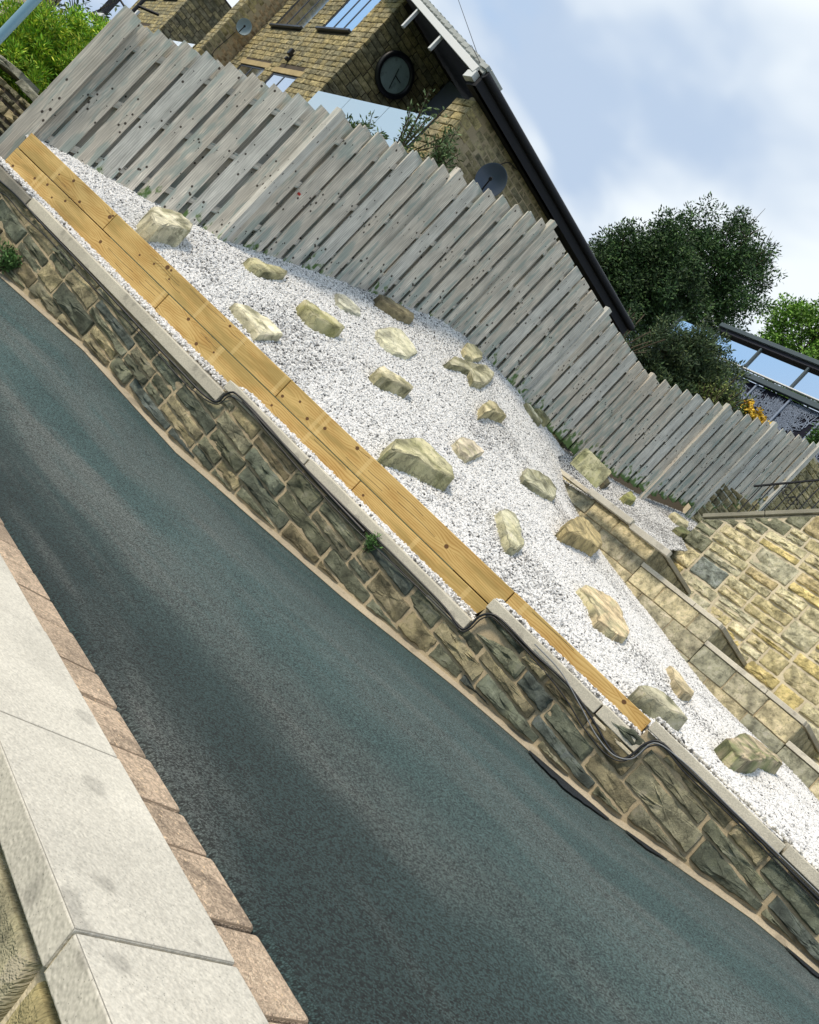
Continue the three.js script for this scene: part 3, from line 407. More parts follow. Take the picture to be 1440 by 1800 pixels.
// ───────────── rocks on the gravel ─────────────
const hitSurf = (px, py, h, fy, d0 = 4.2) => { const [r, u] = ru(px, py); for (let d = d0; d < 18; d += .01) { if (fy(r / F * d, d) + h >= u / F * d) return [r / F * d, fy(r / F * d, d) + h, d]; } return [r / F * 12, u / F * 12, 12]; };
function rock(label, top, h, col, side, seed, fy = bedY, d0 = 4.5, o = {}) {
  const r = rngOf(seed), P = top.map(([x, y]) => hitSurf(x, y, h *= 1, fy, d0)); let cx = 0, cd = 0, cy = 0; for (const p of P) { cx += p[0]; cy += p[1]; cd += p[2]; } cx /= P.length; cy /= P.length; cd /= P.length;
  // outline resampled with small chips
  const R = []; P.forEach((p, i) => { const q = P[(i + 1) % P.length]; for (let k = 0; k < 4; k++) { const t = k / 4, j = k ? .05 * (r() - .5) : 0; R.push([lerp(p[0], q[0], t) + (q[2] - p[2]) * j, lerp(p[1], q[1], t) + (k ? .012 * (r() - .5) : 0), lerp(p[2], q[2], t) - (q[0] - p[0]) * j]); } });
  const n = R.length, pos = [], C = [], I = [], sz = Math.max(.1, Math.hypot(P[0][0] - cx, P[0][2] - cd));
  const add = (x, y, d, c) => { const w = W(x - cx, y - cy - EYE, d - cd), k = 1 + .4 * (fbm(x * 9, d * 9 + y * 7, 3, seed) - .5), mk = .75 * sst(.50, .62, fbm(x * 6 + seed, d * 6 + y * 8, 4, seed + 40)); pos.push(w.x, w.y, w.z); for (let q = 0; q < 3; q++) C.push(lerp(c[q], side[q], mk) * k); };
  const rough = o.rough ?? .035;
  for (const [s, lift] of [[.25, .006], [.6, .006], [.93, .003], [1, -.008]]) for (const p of R) { const x = cx + (p[0] - cx) * s, d = cd + (p[2] - cd) * s, y = cy + (p[1] - cy) * s + lift + rough * (fbm(x * 7 + seed, d * 7, 3, seed + 2) - .5) * (s < .95 ? 1 : .5); add(x, y, d, col); }
  const H = h + .12; for (const [f, s] of [[.12, 1.01], [.55, 1.03], [1, 1.0]]) R.forEach((p, i) => { const x = cx + (p[0] - cx) * s + .035 * h * 4 * (vn(i * .7, f * 5, seed) - .5), d = cd + (p[2] - cd) * s + .035 * h * 4 * (vn(i * .7 + 30, f * 5, seed) - .5); add(x, p[1] - H * f + .015 * (r() - .5), d, col.map((c, k) => lerp(c, side[k], .30))); });  // flanks mixed toward the darker side colour: moss, with some shade painted in
  add(cx, cy + .012, cd, col); const ce = pos.length / 3 - 1;
  for (let i = 0; i < n; i++) I.push(ce, i, (i + 1) % n); for (let k = 0; k < 6; k++) for (let i = 0; i < n; i++) { const a = k * n + i, b = k * n + (i + 1) % n; I.push(a, a + n, b + n, a, b + n, b); }
  let a = 0; for (let i = 0; i < R.length; i++) { const p = R[i], q = R[(i + 1) % n]; a += p[0] * q[2] - q[0] * p[2]; } if (a < 0) for (let i = 0; i < I.length; i += 3) [I[i], I[i + 1]] = [I[i + 1], I[i]];
  let g = new THREE.BufferGeometry(); g.setAttribute('position', new THREE.Float32BufferAttribute(pos, 3)); g.setAttribute('color', new THREE.Float32BufferAttribute(C, 3)); g.setIndex(I); g.computeVertexNormals(); uvBox(g); g = toCreasedNormals(g, .38);
  const m = single('rock', g, M.stone, label, 'rock'); m.position.copy(W(cx, cy, cd)); return m;
}
{
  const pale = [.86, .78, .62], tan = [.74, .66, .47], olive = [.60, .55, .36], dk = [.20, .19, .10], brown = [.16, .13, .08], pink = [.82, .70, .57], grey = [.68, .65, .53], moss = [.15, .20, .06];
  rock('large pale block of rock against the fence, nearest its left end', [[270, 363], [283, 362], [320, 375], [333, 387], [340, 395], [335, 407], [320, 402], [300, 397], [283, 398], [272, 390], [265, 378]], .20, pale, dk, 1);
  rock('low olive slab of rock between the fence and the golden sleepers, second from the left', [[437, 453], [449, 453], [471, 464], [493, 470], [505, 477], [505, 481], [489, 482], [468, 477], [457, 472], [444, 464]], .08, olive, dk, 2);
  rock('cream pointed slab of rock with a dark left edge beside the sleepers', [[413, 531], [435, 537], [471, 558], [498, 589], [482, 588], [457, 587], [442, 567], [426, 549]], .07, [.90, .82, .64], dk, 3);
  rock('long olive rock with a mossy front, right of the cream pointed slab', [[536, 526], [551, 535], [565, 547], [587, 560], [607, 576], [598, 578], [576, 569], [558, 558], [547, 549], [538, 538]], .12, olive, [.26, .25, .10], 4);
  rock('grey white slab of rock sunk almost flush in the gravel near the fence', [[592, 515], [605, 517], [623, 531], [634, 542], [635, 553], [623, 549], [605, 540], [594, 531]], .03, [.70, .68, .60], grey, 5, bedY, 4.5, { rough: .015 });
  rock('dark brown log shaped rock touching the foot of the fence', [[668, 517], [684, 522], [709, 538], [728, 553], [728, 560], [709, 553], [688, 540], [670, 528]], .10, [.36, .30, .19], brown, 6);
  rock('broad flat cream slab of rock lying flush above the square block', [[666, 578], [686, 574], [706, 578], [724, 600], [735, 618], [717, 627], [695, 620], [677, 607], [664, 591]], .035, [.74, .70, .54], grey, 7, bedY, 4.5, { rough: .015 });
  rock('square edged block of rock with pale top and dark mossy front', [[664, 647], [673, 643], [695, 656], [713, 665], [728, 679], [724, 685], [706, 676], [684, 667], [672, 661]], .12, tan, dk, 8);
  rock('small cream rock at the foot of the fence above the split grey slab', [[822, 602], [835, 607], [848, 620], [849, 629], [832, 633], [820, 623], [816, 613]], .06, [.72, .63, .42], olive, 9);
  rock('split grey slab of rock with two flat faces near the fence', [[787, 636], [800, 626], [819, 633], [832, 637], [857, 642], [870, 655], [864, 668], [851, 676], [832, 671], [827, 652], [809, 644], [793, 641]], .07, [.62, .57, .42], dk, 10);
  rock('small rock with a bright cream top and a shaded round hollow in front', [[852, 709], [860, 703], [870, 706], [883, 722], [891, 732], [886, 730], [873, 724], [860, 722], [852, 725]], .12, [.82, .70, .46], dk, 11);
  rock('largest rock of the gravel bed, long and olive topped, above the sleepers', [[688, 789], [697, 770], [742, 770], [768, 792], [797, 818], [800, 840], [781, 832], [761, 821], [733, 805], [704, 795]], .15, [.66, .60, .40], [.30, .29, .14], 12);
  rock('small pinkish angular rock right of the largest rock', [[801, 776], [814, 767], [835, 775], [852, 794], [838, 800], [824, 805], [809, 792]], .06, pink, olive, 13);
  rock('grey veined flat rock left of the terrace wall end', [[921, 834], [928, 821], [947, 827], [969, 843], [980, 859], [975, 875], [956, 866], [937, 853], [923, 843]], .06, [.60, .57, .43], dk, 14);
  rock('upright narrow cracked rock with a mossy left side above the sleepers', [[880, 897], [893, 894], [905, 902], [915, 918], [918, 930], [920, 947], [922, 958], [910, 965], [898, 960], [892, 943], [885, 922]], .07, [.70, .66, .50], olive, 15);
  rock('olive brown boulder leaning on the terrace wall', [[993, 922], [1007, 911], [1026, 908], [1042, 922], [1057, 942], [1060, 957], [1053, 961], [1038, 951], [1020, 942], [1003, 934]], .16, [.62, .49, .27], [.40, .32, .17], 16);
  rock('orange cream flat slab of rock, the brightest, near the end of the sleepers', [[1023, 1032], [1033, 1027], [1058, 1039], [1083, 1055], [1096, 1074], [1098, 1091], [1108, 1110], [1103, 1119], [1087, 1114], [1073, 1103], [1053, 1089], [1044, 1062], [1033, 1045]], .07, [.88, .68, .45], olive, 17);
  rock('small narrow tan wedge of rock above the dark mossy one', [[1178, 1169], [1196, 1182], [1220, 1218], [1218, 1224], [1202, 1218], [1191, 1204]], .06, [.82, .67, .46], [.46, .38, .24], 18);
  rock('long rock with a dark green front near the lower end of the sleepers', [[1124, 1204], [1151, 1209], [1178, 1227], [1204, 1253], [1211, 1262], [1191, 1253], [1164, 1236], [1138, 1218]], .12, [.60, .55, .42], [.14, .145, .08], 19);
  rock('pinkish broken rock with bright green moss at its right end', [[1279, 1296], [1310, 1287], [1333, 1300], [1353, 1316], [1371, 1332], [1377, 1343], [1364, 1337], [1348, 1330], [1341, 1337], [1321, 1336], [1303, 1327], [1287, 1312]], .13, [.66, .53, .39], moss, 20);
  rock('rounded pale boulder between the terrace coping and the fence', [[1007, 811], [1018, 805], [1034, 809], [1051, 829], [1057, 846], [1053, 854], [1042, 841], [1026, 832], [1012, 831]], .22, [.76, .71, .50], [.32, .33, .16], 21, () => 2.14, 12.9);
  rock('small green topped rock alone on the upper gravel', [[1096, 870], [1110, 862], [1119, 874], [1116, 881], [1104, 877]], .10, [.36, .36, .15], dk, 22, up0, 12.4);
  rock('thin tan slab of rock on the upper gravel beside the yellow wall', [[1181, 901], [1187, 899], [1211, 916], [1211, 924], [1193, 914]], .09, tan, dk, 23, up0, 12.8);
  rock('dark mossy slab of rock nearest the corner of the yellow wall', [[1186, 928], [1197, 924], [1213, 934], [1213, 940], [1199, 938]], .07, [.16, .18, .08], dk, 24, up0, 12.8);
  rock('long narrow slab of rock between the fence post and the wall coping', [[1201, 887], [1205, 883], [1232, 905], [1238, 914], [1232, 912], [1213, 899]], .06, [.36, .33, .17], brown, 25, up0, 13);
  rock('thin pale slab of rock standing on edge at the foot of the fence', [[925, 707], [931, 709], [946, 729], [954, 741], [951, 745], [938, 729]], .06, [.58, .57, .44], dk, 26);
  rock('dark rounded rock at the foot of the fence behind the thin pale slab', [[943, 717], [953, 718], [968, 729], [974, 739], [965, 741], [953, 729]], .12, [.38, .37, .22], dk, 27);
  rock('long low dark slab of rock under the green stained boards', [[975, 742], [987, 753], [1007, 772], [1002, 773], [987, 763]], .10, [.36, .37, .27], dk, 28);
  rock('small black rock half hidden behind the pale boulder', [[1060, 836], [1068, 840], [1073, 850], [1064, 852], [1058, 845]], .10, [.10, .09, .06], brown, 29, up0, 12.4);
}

// ───────────── wooden fence ─────────────
{
  const fence = thing('wooden_fence', 'weathered grey hit and miss timber fence running up the slope behind the gravel', 'fence');
  const r = rngOf(17), nb = [9, 7, 7, 7, 7, 7, 5, 6];
  const boardG = []; for (let v = 0; v < 5; v++) { const g = new THREE.BoxGeometry(1, 1, .02, 1, 1, 1).translate(0, .5, 0), u = g.attributes.uv, p = g.attributes.position, n = g.attributes.normal, o = v * .23; for (let i = 0; i < p.count; i++) u.setXY(i, Math.abs(n.getX(i)) > .5 ? (p.getZ(i) * 5 + .1) : (v % 2 ? -1 : 1) * (p.getX(i) + .5) * .96 + o, p.getY(i) * .98 + .01); boardG.push(g); }
  const postG = box(.095, 1, .095, 0, .5, 0); { const u = postG.attributes.uv; for (let i = 0; i < u.count; i++) u.setY(i, u.getY(i) * .97); }
  for (let i = 0; i + 1 < FP.length; i++) {
    const A = FP[i], B = FP[i + 1], L = Math.hypot(B[0] - A[0], B[1] - A[1]), D = [(B[0] - A[0]) / L, (B[1] - A[1]) / L], m = frame(A, D);
    const q = new THREE.Quaternion().setFromRotationMatrix(m), zx = V3(0, 0, 1).applyQuaternion(q), xx = V3(1, 0, 0).applyQuaternion(q), P = (s, y, z) => W(A[0], y, A[1]).addScaledVector(xx, s).addScaledVector(zx, z);
    const bury = i < 4 ? .10 : i === 4 ? .05 : 0, pitch = L / nb[i], wd = pitch * .80;
    for (const back of [1, 0]) for (let k = 0; k < nb[i] + (back ? -1 : 0); k++) {
      const s = (k + .5 + (back ? .5 : 0)) * pitch + rr(-.008, .008, r), t = s / L, y0 = lerp(A[2], B[2], t) - bury + rr(-.015, .015, r), y1 = lerp(A[3], B[3], t) + rr(-.014, .014, r) - (back ? .012 : 0), gi = Math.floor(r() * 5), ti = (i === 4 && k > 4) || (i === 5 && k < 1) ? 3 : Math.floor(r() * 3) + (r() < .25 ? 2 : 0);
      const b = part('board', boardG[gi], M.board[ti % 5], fence); b.position.copy(P(s, y0, back ? -.085 : 0)); b.quaternion.copy(q); b.scale.set(wd * (back ? 1.05 : 1) * rr(.96, 1.03, r), y1 - y0, 1); b.rotateZ(rr(-.006, .006, r)); b.rotateY(rr(-.03, .03, r));
    }
    for (const f of [.14, .50, .86]) { const a = P(.02, lerp(A[2], A[3], f), -.0425), b = P(L - .02, lerp(B[2], B[3], f), -.0425); const g = box(.075, 1, .06); g.rotateZ(Math.PI / 2); const m2 = part('rail', g, M.rail, fence); const dv = b.clone().sub(a), ln = dv.length(), X = dv.normalize(), Z = zx.clone(), Y = Z.clone().cross(X).normalize(); m2.quaternion.setFromRotationMatrix(new THREE.Matrix4().makeBasis(X, Y, X.clone().cross(Y))); m2.position.copy(a.add(b).multiplyScalar(.5)); m2.scale.set(ln, 1, 1); }
    const posts = i === FP.length - 2 ? [[0, A], [L, B]] : [[0, A]];
    for (const [s, Q] of posts) { const pm = part('post', postG, M.board[i === 5 ? 3 : i % 3], fence); const d = i >= 6 ? .35 : .3; pm.position.copy(P(s, Q[2] - d, .02)); pm.quaternion.copy(q); pm.scale.set(1, Q[3] - Q[2] + d + .07, 1); if (i === 5) pm.userData.label = 'green stained fence post'; }
  }
  // wide end board at the left
  const A = FP[0], B = FP[1], L = Math.hypot(B[0] - A[0], B[1] - A[1]), D = [(B[0] - A[0]) / L, (B[1] - A[1]) / L]; const e = new THREE.Group(); put(e, frame(A, D)); const eb = part('end_board', boardG[1], M.board[0], fence); eb.quaternion.copy(e.quaternion); eb.position.copy(e.position).add(V3(.02, A[2] - .5, 0).applyQuaternion(new THREE.Quaternion())); eb.position.addScaledVector(V3(0, 0, 1).applyQuaternion(e.quaternion), .075); eb.scale.set(.20, A[3] - A[2] + .56, 1);
  const rc = at(526, 341, 9.35); single('clip', rbox(.035, .03, .02, .006, rc.x, rc.y, rc.z), M.red, 'tiny red clip caught in a gap between the fence boards', 'clip');
}

// ───────────── stepped terrace wall and stairs ─────────────
{
  const tw = thing('stepped_wall', 'stepped sandstone terrace wall with pale coping on the right of the gravel', 'wall'), r = rngOf(8);
  const FM = frame(LA, LD), FQ = new THREE.Quaternion().setFromRotationMatrix(FM), F0 = V3().setFromMatrixPosition(FM);
  const lv = [[-.02, 2.40, 1.965], [2.40, 3.864, 1.60], [3.864, 5.43, 1.30], [5.43, 8.4, .98]];
  const RD = [.662, .749], ZX = V3(0, 0, 1).applyQuaternion(FQ);
  const cols = [[.74, .63, .43], [.60, .54, .41], [.46, .44, .35], [.80, .69, .48], [.66, .59, .45]];
  lv.forEach(([a, b, y], i) => {
    const bot = (s) => { const p = linePt(LA, LD, s); return Math.min(bed0(p[0], p[1]) - .12, y - .2); };
    const hgt = [.27, .29, .31, .33][i], top = y - .07;
    const rows = []; let yy = top; while (yy > -.1 && rows.length < 6) { rows.push([yy - hgt, yy]); yy -= hgt * (rows.length ? 1 : 1); }
    rows.forEach(([y0, y1], k) => { let s = a - (k % 2 ? .25 : 0); let first = true; while (s < b) { let w = rr(.50, .66, r); if (b - s - w < .25) w = b - s; const sa = Math.max(s, a) + .004, sb = Math.min(s + w, b) - .004; if (sb - sa > .08 && y1 > Math.min(bot(sa), bot(sb)) - .05) { const g = stoneGeo([[sa, y0 + .005], [sb, y0 + .005], [sb, y1 - .005], [sa, y1 - .005]], .12, .014, r, { col: pick(cols, r).map(c => c * (k > 0 ? .9 : 1)), n: 18, rough: .8, edge: .008, flat: k === 0 }); const m = part('stone', g, M.stone, tw); m.position.copy(F0); m.quaternion.copy(FQ); } s += w; } });
    const core = part('mortar', uvBox(box(b - a - .02, top + .6, .3, (a + b) / 2, (top - .6) / 2, -.155)), M.mortar, tw); core.position.copy(F0); core.quaternion.copy(FQ);
    // coping along the front
    for (let s = a; s < b - .05;) { const w = Math.min(i === 0 ? .9 : 1.0, b - s); const g = rbox(w - .006, .068, .17, .008); tint(g, [.74, .70, .60].map(mul(rr(.93, 1.05, r))), .15); const m = part('coping_stone', g, M.coping, tw); m.position.copy(F0).add(V3(s + w / 2, y - .034, -.055).applyQuaternion(FQ)); m.quaternion.copy(FQ); s += w; }
    // the return at the right-hand end of each level
    const C = linePt(LA, LD, b), RM = frame(C, RD), RQ = new THREE.Quaternion().setFromRotationMatrix(RM), R0 = V3().setFromMatrixPosition(RM), len = 1.75, yn = (lv[i + 1] ?? [0, 0, .5])[2];
    if (i < 3) {
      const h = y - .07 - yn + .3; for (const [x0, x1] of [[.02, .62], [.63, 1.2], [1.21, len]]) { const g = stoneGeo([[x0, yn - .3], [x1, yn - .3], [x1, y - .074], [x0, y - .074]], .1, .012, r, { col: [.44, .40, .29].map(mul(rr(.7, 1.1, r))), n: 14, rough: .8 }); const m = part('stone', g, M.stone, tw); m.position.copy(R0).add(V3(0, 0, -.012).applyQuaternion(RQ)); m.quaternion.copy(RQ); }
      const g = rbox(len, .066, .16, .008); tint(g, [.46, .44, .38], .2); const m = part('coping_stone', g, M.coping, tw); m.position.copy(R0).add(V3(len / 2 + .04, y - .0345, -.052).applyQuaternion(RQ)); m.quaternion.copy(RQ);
      // tread slab behind
    }
    const P = [linePt(LA, LD, a), linePt(LA, LD, b)].map(p => W(p[0], y - .02, p[1])), off = V3(RD[0], 0, -RD[1]).multiplyScalar(len + .4); const g = new THREE.BufferGeometry(), q = [P[0].clone().addScaledVector(ZX, -.1), P[1].clone().addScaledVector(ZX, -.1), P[1].clone().add(off), P[0].clone().add(off)]; if (i > 0) { g.setAttribute('position', new THREE.Float32BufferAttribute(q.flatMap(v => [v.x, v.y, v.z]), 3)); g.setIndex([0, 1, 2, 0, 2, 3]); g.computeVertexNormals(); uvBox(g); tint(g, [.4, .37, .3], .2); part('tread', g, M.coping, tw); }
  });
  // edging stones behind the top coping
  for (const [a, b] of [[1.05, 1.98], [1.99, 2.75]]) { const g = rbox(b - a - .01, .10, .09, .01); tint(g, [.62, .60, .54], .15); const c = linePt(LA, LD, (a + b) / 2, .27), m = single('edging_stone', g, M.coping, a < 1.5 ? 'pale edging stone parallel to the top terrace coping, left piece' : 'pale edging stone behind the terrace coping, touching the yellow wall', 'edging stone'); m.position.copy(W(c[0], up0(...c) + .05, c[1])); m.quaternion.copy(FQ); }

  // yellow sandstone wall of the stairs
  const yw = thing('sandstone_wall', 'tall yellow rock faced sandstone wall with sloping coping at the right edge', 'wall'); const YM = frame(YA, HX); put(yw, YM);
  const t0 = onPlane(1243, 908, YA, HX), t1 = onPlane(1440, 900, YA, HX), sl = (t1[1] - t0[1]) / (t1[0] - t0[0]), topL = (s) => t0[1] + sl * (s - t0[0]);
  const s0 = t0[0] - .03, s1 = 6.2; part('mortar', slabShape([[s0, .2], [s1, .2], [s1, topL(s1) - .06], [s0, topL(s0) - .06]], .3, -.304), M.mortarY, yw);
  const yc = [[.84, .72, .44], [.82, .73, .50], [.76, .70, .52], [.90, .73, .36], [.68, .64, .50], [.82, .71, .47], [.86, .77, .54], [.74, .60, .36]];
  const yst = courses({ seed: 19, x0: s0, x1: s1, y0: .3, y1: 6.6, h: [.20, .40], w: [.32, .80], gap: .028, split: .4, top: (s) => topL(s) - .07, min: .004 });
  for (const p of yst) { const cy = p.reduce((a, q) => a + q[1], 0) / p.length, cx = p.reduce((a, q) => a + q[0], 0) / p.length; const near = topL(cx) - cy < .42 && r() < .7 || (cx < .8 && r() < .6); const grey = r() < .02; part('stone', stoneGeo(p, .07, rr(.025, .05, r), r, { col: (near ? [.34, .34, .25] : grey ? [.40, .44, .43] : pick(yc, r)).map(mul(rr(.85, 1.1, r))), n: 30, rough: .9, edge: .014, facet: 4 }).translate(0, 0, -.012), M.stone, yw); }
  const copS = (a, b, k) => { const g = rbox(Math.hypot(b - a, (b - a) * sl), .075, .34, .01); tint(g, [.34, .33, .27].map(c => c * k), .3); const m = part('coping_stone', g, M.coping, yw); m.position.set((a + b) / 2, topL((a + b) / 2) + .0, -.12); m.rotation.z = Math.atan(sl); };
  for (let s = s0 - .02; s < s1; s += .82) copS(s, s + .81, rr(.9, 1.1, r));
  // iron railing on the coping
  const rail = thing('iron_railing', 'black iron railing with a scroll on the sloping coping at right', 'railing'); put(rail, YM);
  const RP = (px, py) => { const [s, y] = onPlane(px, py, linePt(YA, HX, 0, .12), HX); return V3(s, y, -.12); };
  const b0 = RP(1281, 894), b1 = RP(1440, 885), c0 = RP(1321, 841), c1 = RP(1440, 829), ext = (a, b, s) => a.clone().lerp(b, (s - a.x) / (b.x - a.x));
  part('rail', bar(ext(c0, c1, c0.x - .02), ext(c0, c1, 3.6), .028), M.iron, rail); part('rail', bar(b0, ext(b0, b1, 3.6), .028), M.iron, rail);
  for (let s = b0.x + .015, k = 0; s < 3.5; s += .155, k++) { const a = ext(b0, b1, s), c = ext(c0, c1, s); if (c.y > a.y) part('baluster', bar(a, c, .014), M.iron, rail); }
  const sc = RP(1381, 861), spiral = (cx, cy, dir, turns, r0) => { const p = []; for (let i = 0; i <= 26; i++) { const t = i / 26, a = dir * t * turns * 6.283 + (dir > 0 ? 0 : Math.PI), q = r0 * (1 - t * .75); p.push(V3(cx + Math.cos(a) * q, cy + Math.sin(a) * q, sc.z + .015)); } return new THREE.TubeGeometry(new THREE.CatmullRomCurve3(p), 40, .008, 5); };
  part('scroll', mergeGeometries([spiral(sc.x - .10, sc.y + .06, -1, 1.2, .10), spiral(sc.x + .10, sc.y - .04, 1, 1.2, .10), new THREE.TubeGeometry(new THREE.CatmullRomCurve3([V3(sc.x - .2, sc.y + .06, sc.z), V3(sc.x - .05, sc.y - .04, sc.z), V3(sc.x + .06, sc.y + .06, sc.z), V3(sc.x + .2, sc.y - .04, sc.z)]), 20, .008, 5)]), M.iron, rail);

  // rubble wall carrying the last fence panel, golden wall beyond it
  const A = FP[7], B = FP[8], L = Math.hypot(B[0] - A[0], B[1] - A[1]), D = [(B[0] - A[0]) / L, (B[1] - A[1]) / L], bw = thing('boundary_wall', 'golden rubble stone wall under and beyond the last fence panel, behind the railing', 'wall'); put(bw, frame(A, D));
  const top2 = (s) => s < L + .05 ? lerp(A[2] + .78, B[2] - .04, clamp(s / L)) : 6.15;
  part('mortar', slabShape([[.08, 2.4], [6, 2.4], [6, 6.14], [L + .06, 6.14], [L + .06, top2(L)], [.08, top2(.08)]], .3, -.31), M.mortarY, bw);
  for (const p of courses({ seed: 41, x0: .08, x1: 5.9, y0: 2.5, y1: 6.2, h: [.10, .17], w: [.18, .42], gap: .02, top: (s) => top2(s) - .01, min: .004 })) part('stone', stoneGeo(p, .06, .022, r, { col: pick([[.56, .46, .26], [.50, .42, .25], [.36, .31, .20], [.60, .50, .30]], r).map(mul(p[0][0] < L && r() < .4 ? .55 : 1)), n: 12, rough: .9 }), M.stone, bw);
}

// ───────────── stepped row of houses ─────────────
const HZ = [-.749, -.6625], HQ = [-3.6, 12.9];
const houseFrame = (Q) => frame(Q, HX);
{
  const r = rngOf(55);
  const blk = (w, h, d, c, bev = .012) => { const g = stoneGeo([[-w / 2, -h / 2], [w / 2, -h / 2], [w / 2, h / 2], [-w / 2, h / 2]], d, bev, r, { n: 6, rough: 1.1, edge: .006, col: c, crease: .5 }); return g; };
  const sc = [[.50, .41, .22], [.56, .45, .24], [.44, .38, .24], [.60, .49, .27], [.36, .32, .21], [.52, .44, .28]], bc = [[.42, .35, .21], [.38, .325, .21], [.45, .38, .24], [.34, .30, .20]], tc = [[.58, .41, .26], [.54, .38, .24], [.62, .45, .29]];
  function house(Q, label, main) {
    const H = thing('house', label, 'house', null); put(H, houseFrame(Q));
    const up = main ? 0 : 3.6, rake = (x) => 5.25 + up + (.45 - x) * .356;
    // core blocks: stone-fronted left half, recess back wall, right side wall
    const wins = [[-11.25, -9.25, 6.22, 8.0], [-8.25, -6.56, 6.24, 8.0], [-11.0, -9.2, 3.7, 4.92], [-8.55, -7.05, 3.6, 4.86]];
    const sh = new THREE.Shape([[-11.9, .6], [-5.485, .6], [-5.485, 7.3], [-11.9, 9.5]].map(p => new THREE.Vector2(...p))); for (const [a, b, c, d] of wins) sh.holes.push(new THREE.Path([[a, c], [b, c], [b, d], [a, d]].map(p => new THREE.Vector2(...p))));
    part('wall', uvBox(new THREE.ExtrudeGeometry(sh, { depth: .28, bevelEnabled: false }).translate(0, 0, -.285)), M.mortarD, H);
    part('side_wall', uvBox(box(.28, 4.6 + up, 5.3, -.145, 2.85 + up / 2, -2.66)), M.mortar, H);
    part('recess_wall', uvBox(box(.26, 6.55, 1.9, -5.62, .6 + 3.275, -1.24)), M.mortarD, H);
    { const b = new THREE.Shape([[-5.5, .6], [-.2, .6], [-.2, rake(-.2) - .25], [-5.5, rake(-5.5) - .25]].map(p => new THREE.Vector2(...p))); part('balcony_back', new THREE.ExtrudeGeometry(b, { depth: .2, bevelEnabled: false }).translate(0, 0, -2.06), M.render, H); }
    part('balcony_floor', uvBox(box(5.2, .2, 2.1, -2.95, 3.4, -.95)), M.render, H);
    part('lower_wall', uvBox(box(5.0, 2.9, .2, -2.95, 1.85, -.1)), M.mortarD, H);
    // stones
    const stones = []; const addS = (g, m) => stones.push([g, m]);
    const inWin = (x0, x1, y0, y1) => wins.some(([a, b, c, d], i) => x1 > a && x0 < b && y1 > c - .01 && y0 < d + (i > 1 ? .16 : 0));
    for (let y = 3.6, row = 0; y < 7.6; y += .14, row++) { let x = -5.47 + (row % 2 ? .02 : 0); while (x > -11.85) { let w = rr(.20, .42, r); if (x - w < -11.85) w = x + 11.88; if (w < .06) break; let a = x - w, b = x; let hit = inWin(a + .004, b - .004, y, y + .14); if (hit) { const e = wins.find(([p, q, c, d], i) => b > p && a < q && y + .14 > c - .01 && y < d + (i > 1 ? .16 : 0)); if (b - e[1] > .05) { a = e[1]; hit = false; x = e[0]; } else { if (e[0] - a > .05) { b = e[0]; hit = false; } x = a; } } else x = a; if (!hit && rake((a + b) / 2) > y + .2) { const bw = b - a - .010; if (bw > .03) addS([bw, .13, .06, (a + b) / 2, y + .07, -.004, 0]); } } }
    for (let y = 3.6, row = 0; y < 7.05; y += .14, row++) { let z = -.0; while (z > -1.84) { let w = Math.min(rr(.26, .5, r), z + 1.86); if (w < .06) break; addS([w - .010, .13, .06, -5.488, y + .07, z - w / 2, 1]); z -= w; } }   // recess side, faces the balcony
    for (let y = 3.2, row = 0; y < 5.05 + up; y += .135, row++) { let x = -.01; const ws = row % 2 ? [.3, .3] : [.2, .4]; for (const w of ws) { addS([w - .012, .125, .05, x - w / 2, y + .066, -.0, 0]); x -= w; } addS([row % 2 ? .22 : .34, .125, .05, -.008, y + .066, -(row % 2 ? .11 : .17) - .002, 1]); }
    const dist = (s) => Math.abs(s[3] + 4) + (s[6] ? -3 : 0) + Math.max(0, 4.2 - s[4]) * 4 + Math.max(0, s[4] - 7.2) * 9; stones.sort((p, q) => dist(p[0]) - dist(q[0]));
    const rest = []; stones.forEach(([s], i) => { const g = blk(s[0], s[1], s[2], pick(sc, r).map(mul(rr(.78, 1.1, r))), main ? .014 : .008); if (s[6]) g.rotateY(Math.PI / 2); g.translate(s[3], s[4], s[5]); if (main && i < 300) part('stone', g, M.houseStone, H); else rest.push(g); });
    if (rest.length) part('stonework', mergeGeometries(rest), M.houseStone, H).userData.kind = 'stuff';
    // bricks of the side wall
    const br = []; const bh = main ? .105 : .10; for (let y = 3.1, row = 0; y < 5.12 + up; y += bh, row++) for (let z = -.30 - (row % 2 ? .15 : 0); z > -5.0; z -= .305) { if (!main && z < -1.6) break; const quoin = z > -.36; const g = blk(quoin ? .2 : .292, bh - .012, .03, pick(main ? bc : tc, r).map(mul(rr(.8, 1.12, r))), .004); g.rotateY(Math.PI / 2).translate(-.006, y + bh / 2, z - .15); br.push([g, z]); }
    br.sort((p, q) => q[1] - p[1]); const rest2 = []; br.forEach(([g, z], i) => { if (main && i < 300) part('brick', g, M.houseStone, H); else rest2.push(g); }); if (rest2.length) part('brickwork', mergeGeometries(rest2), M.houseStone, H).userData.kind = 'stuff';
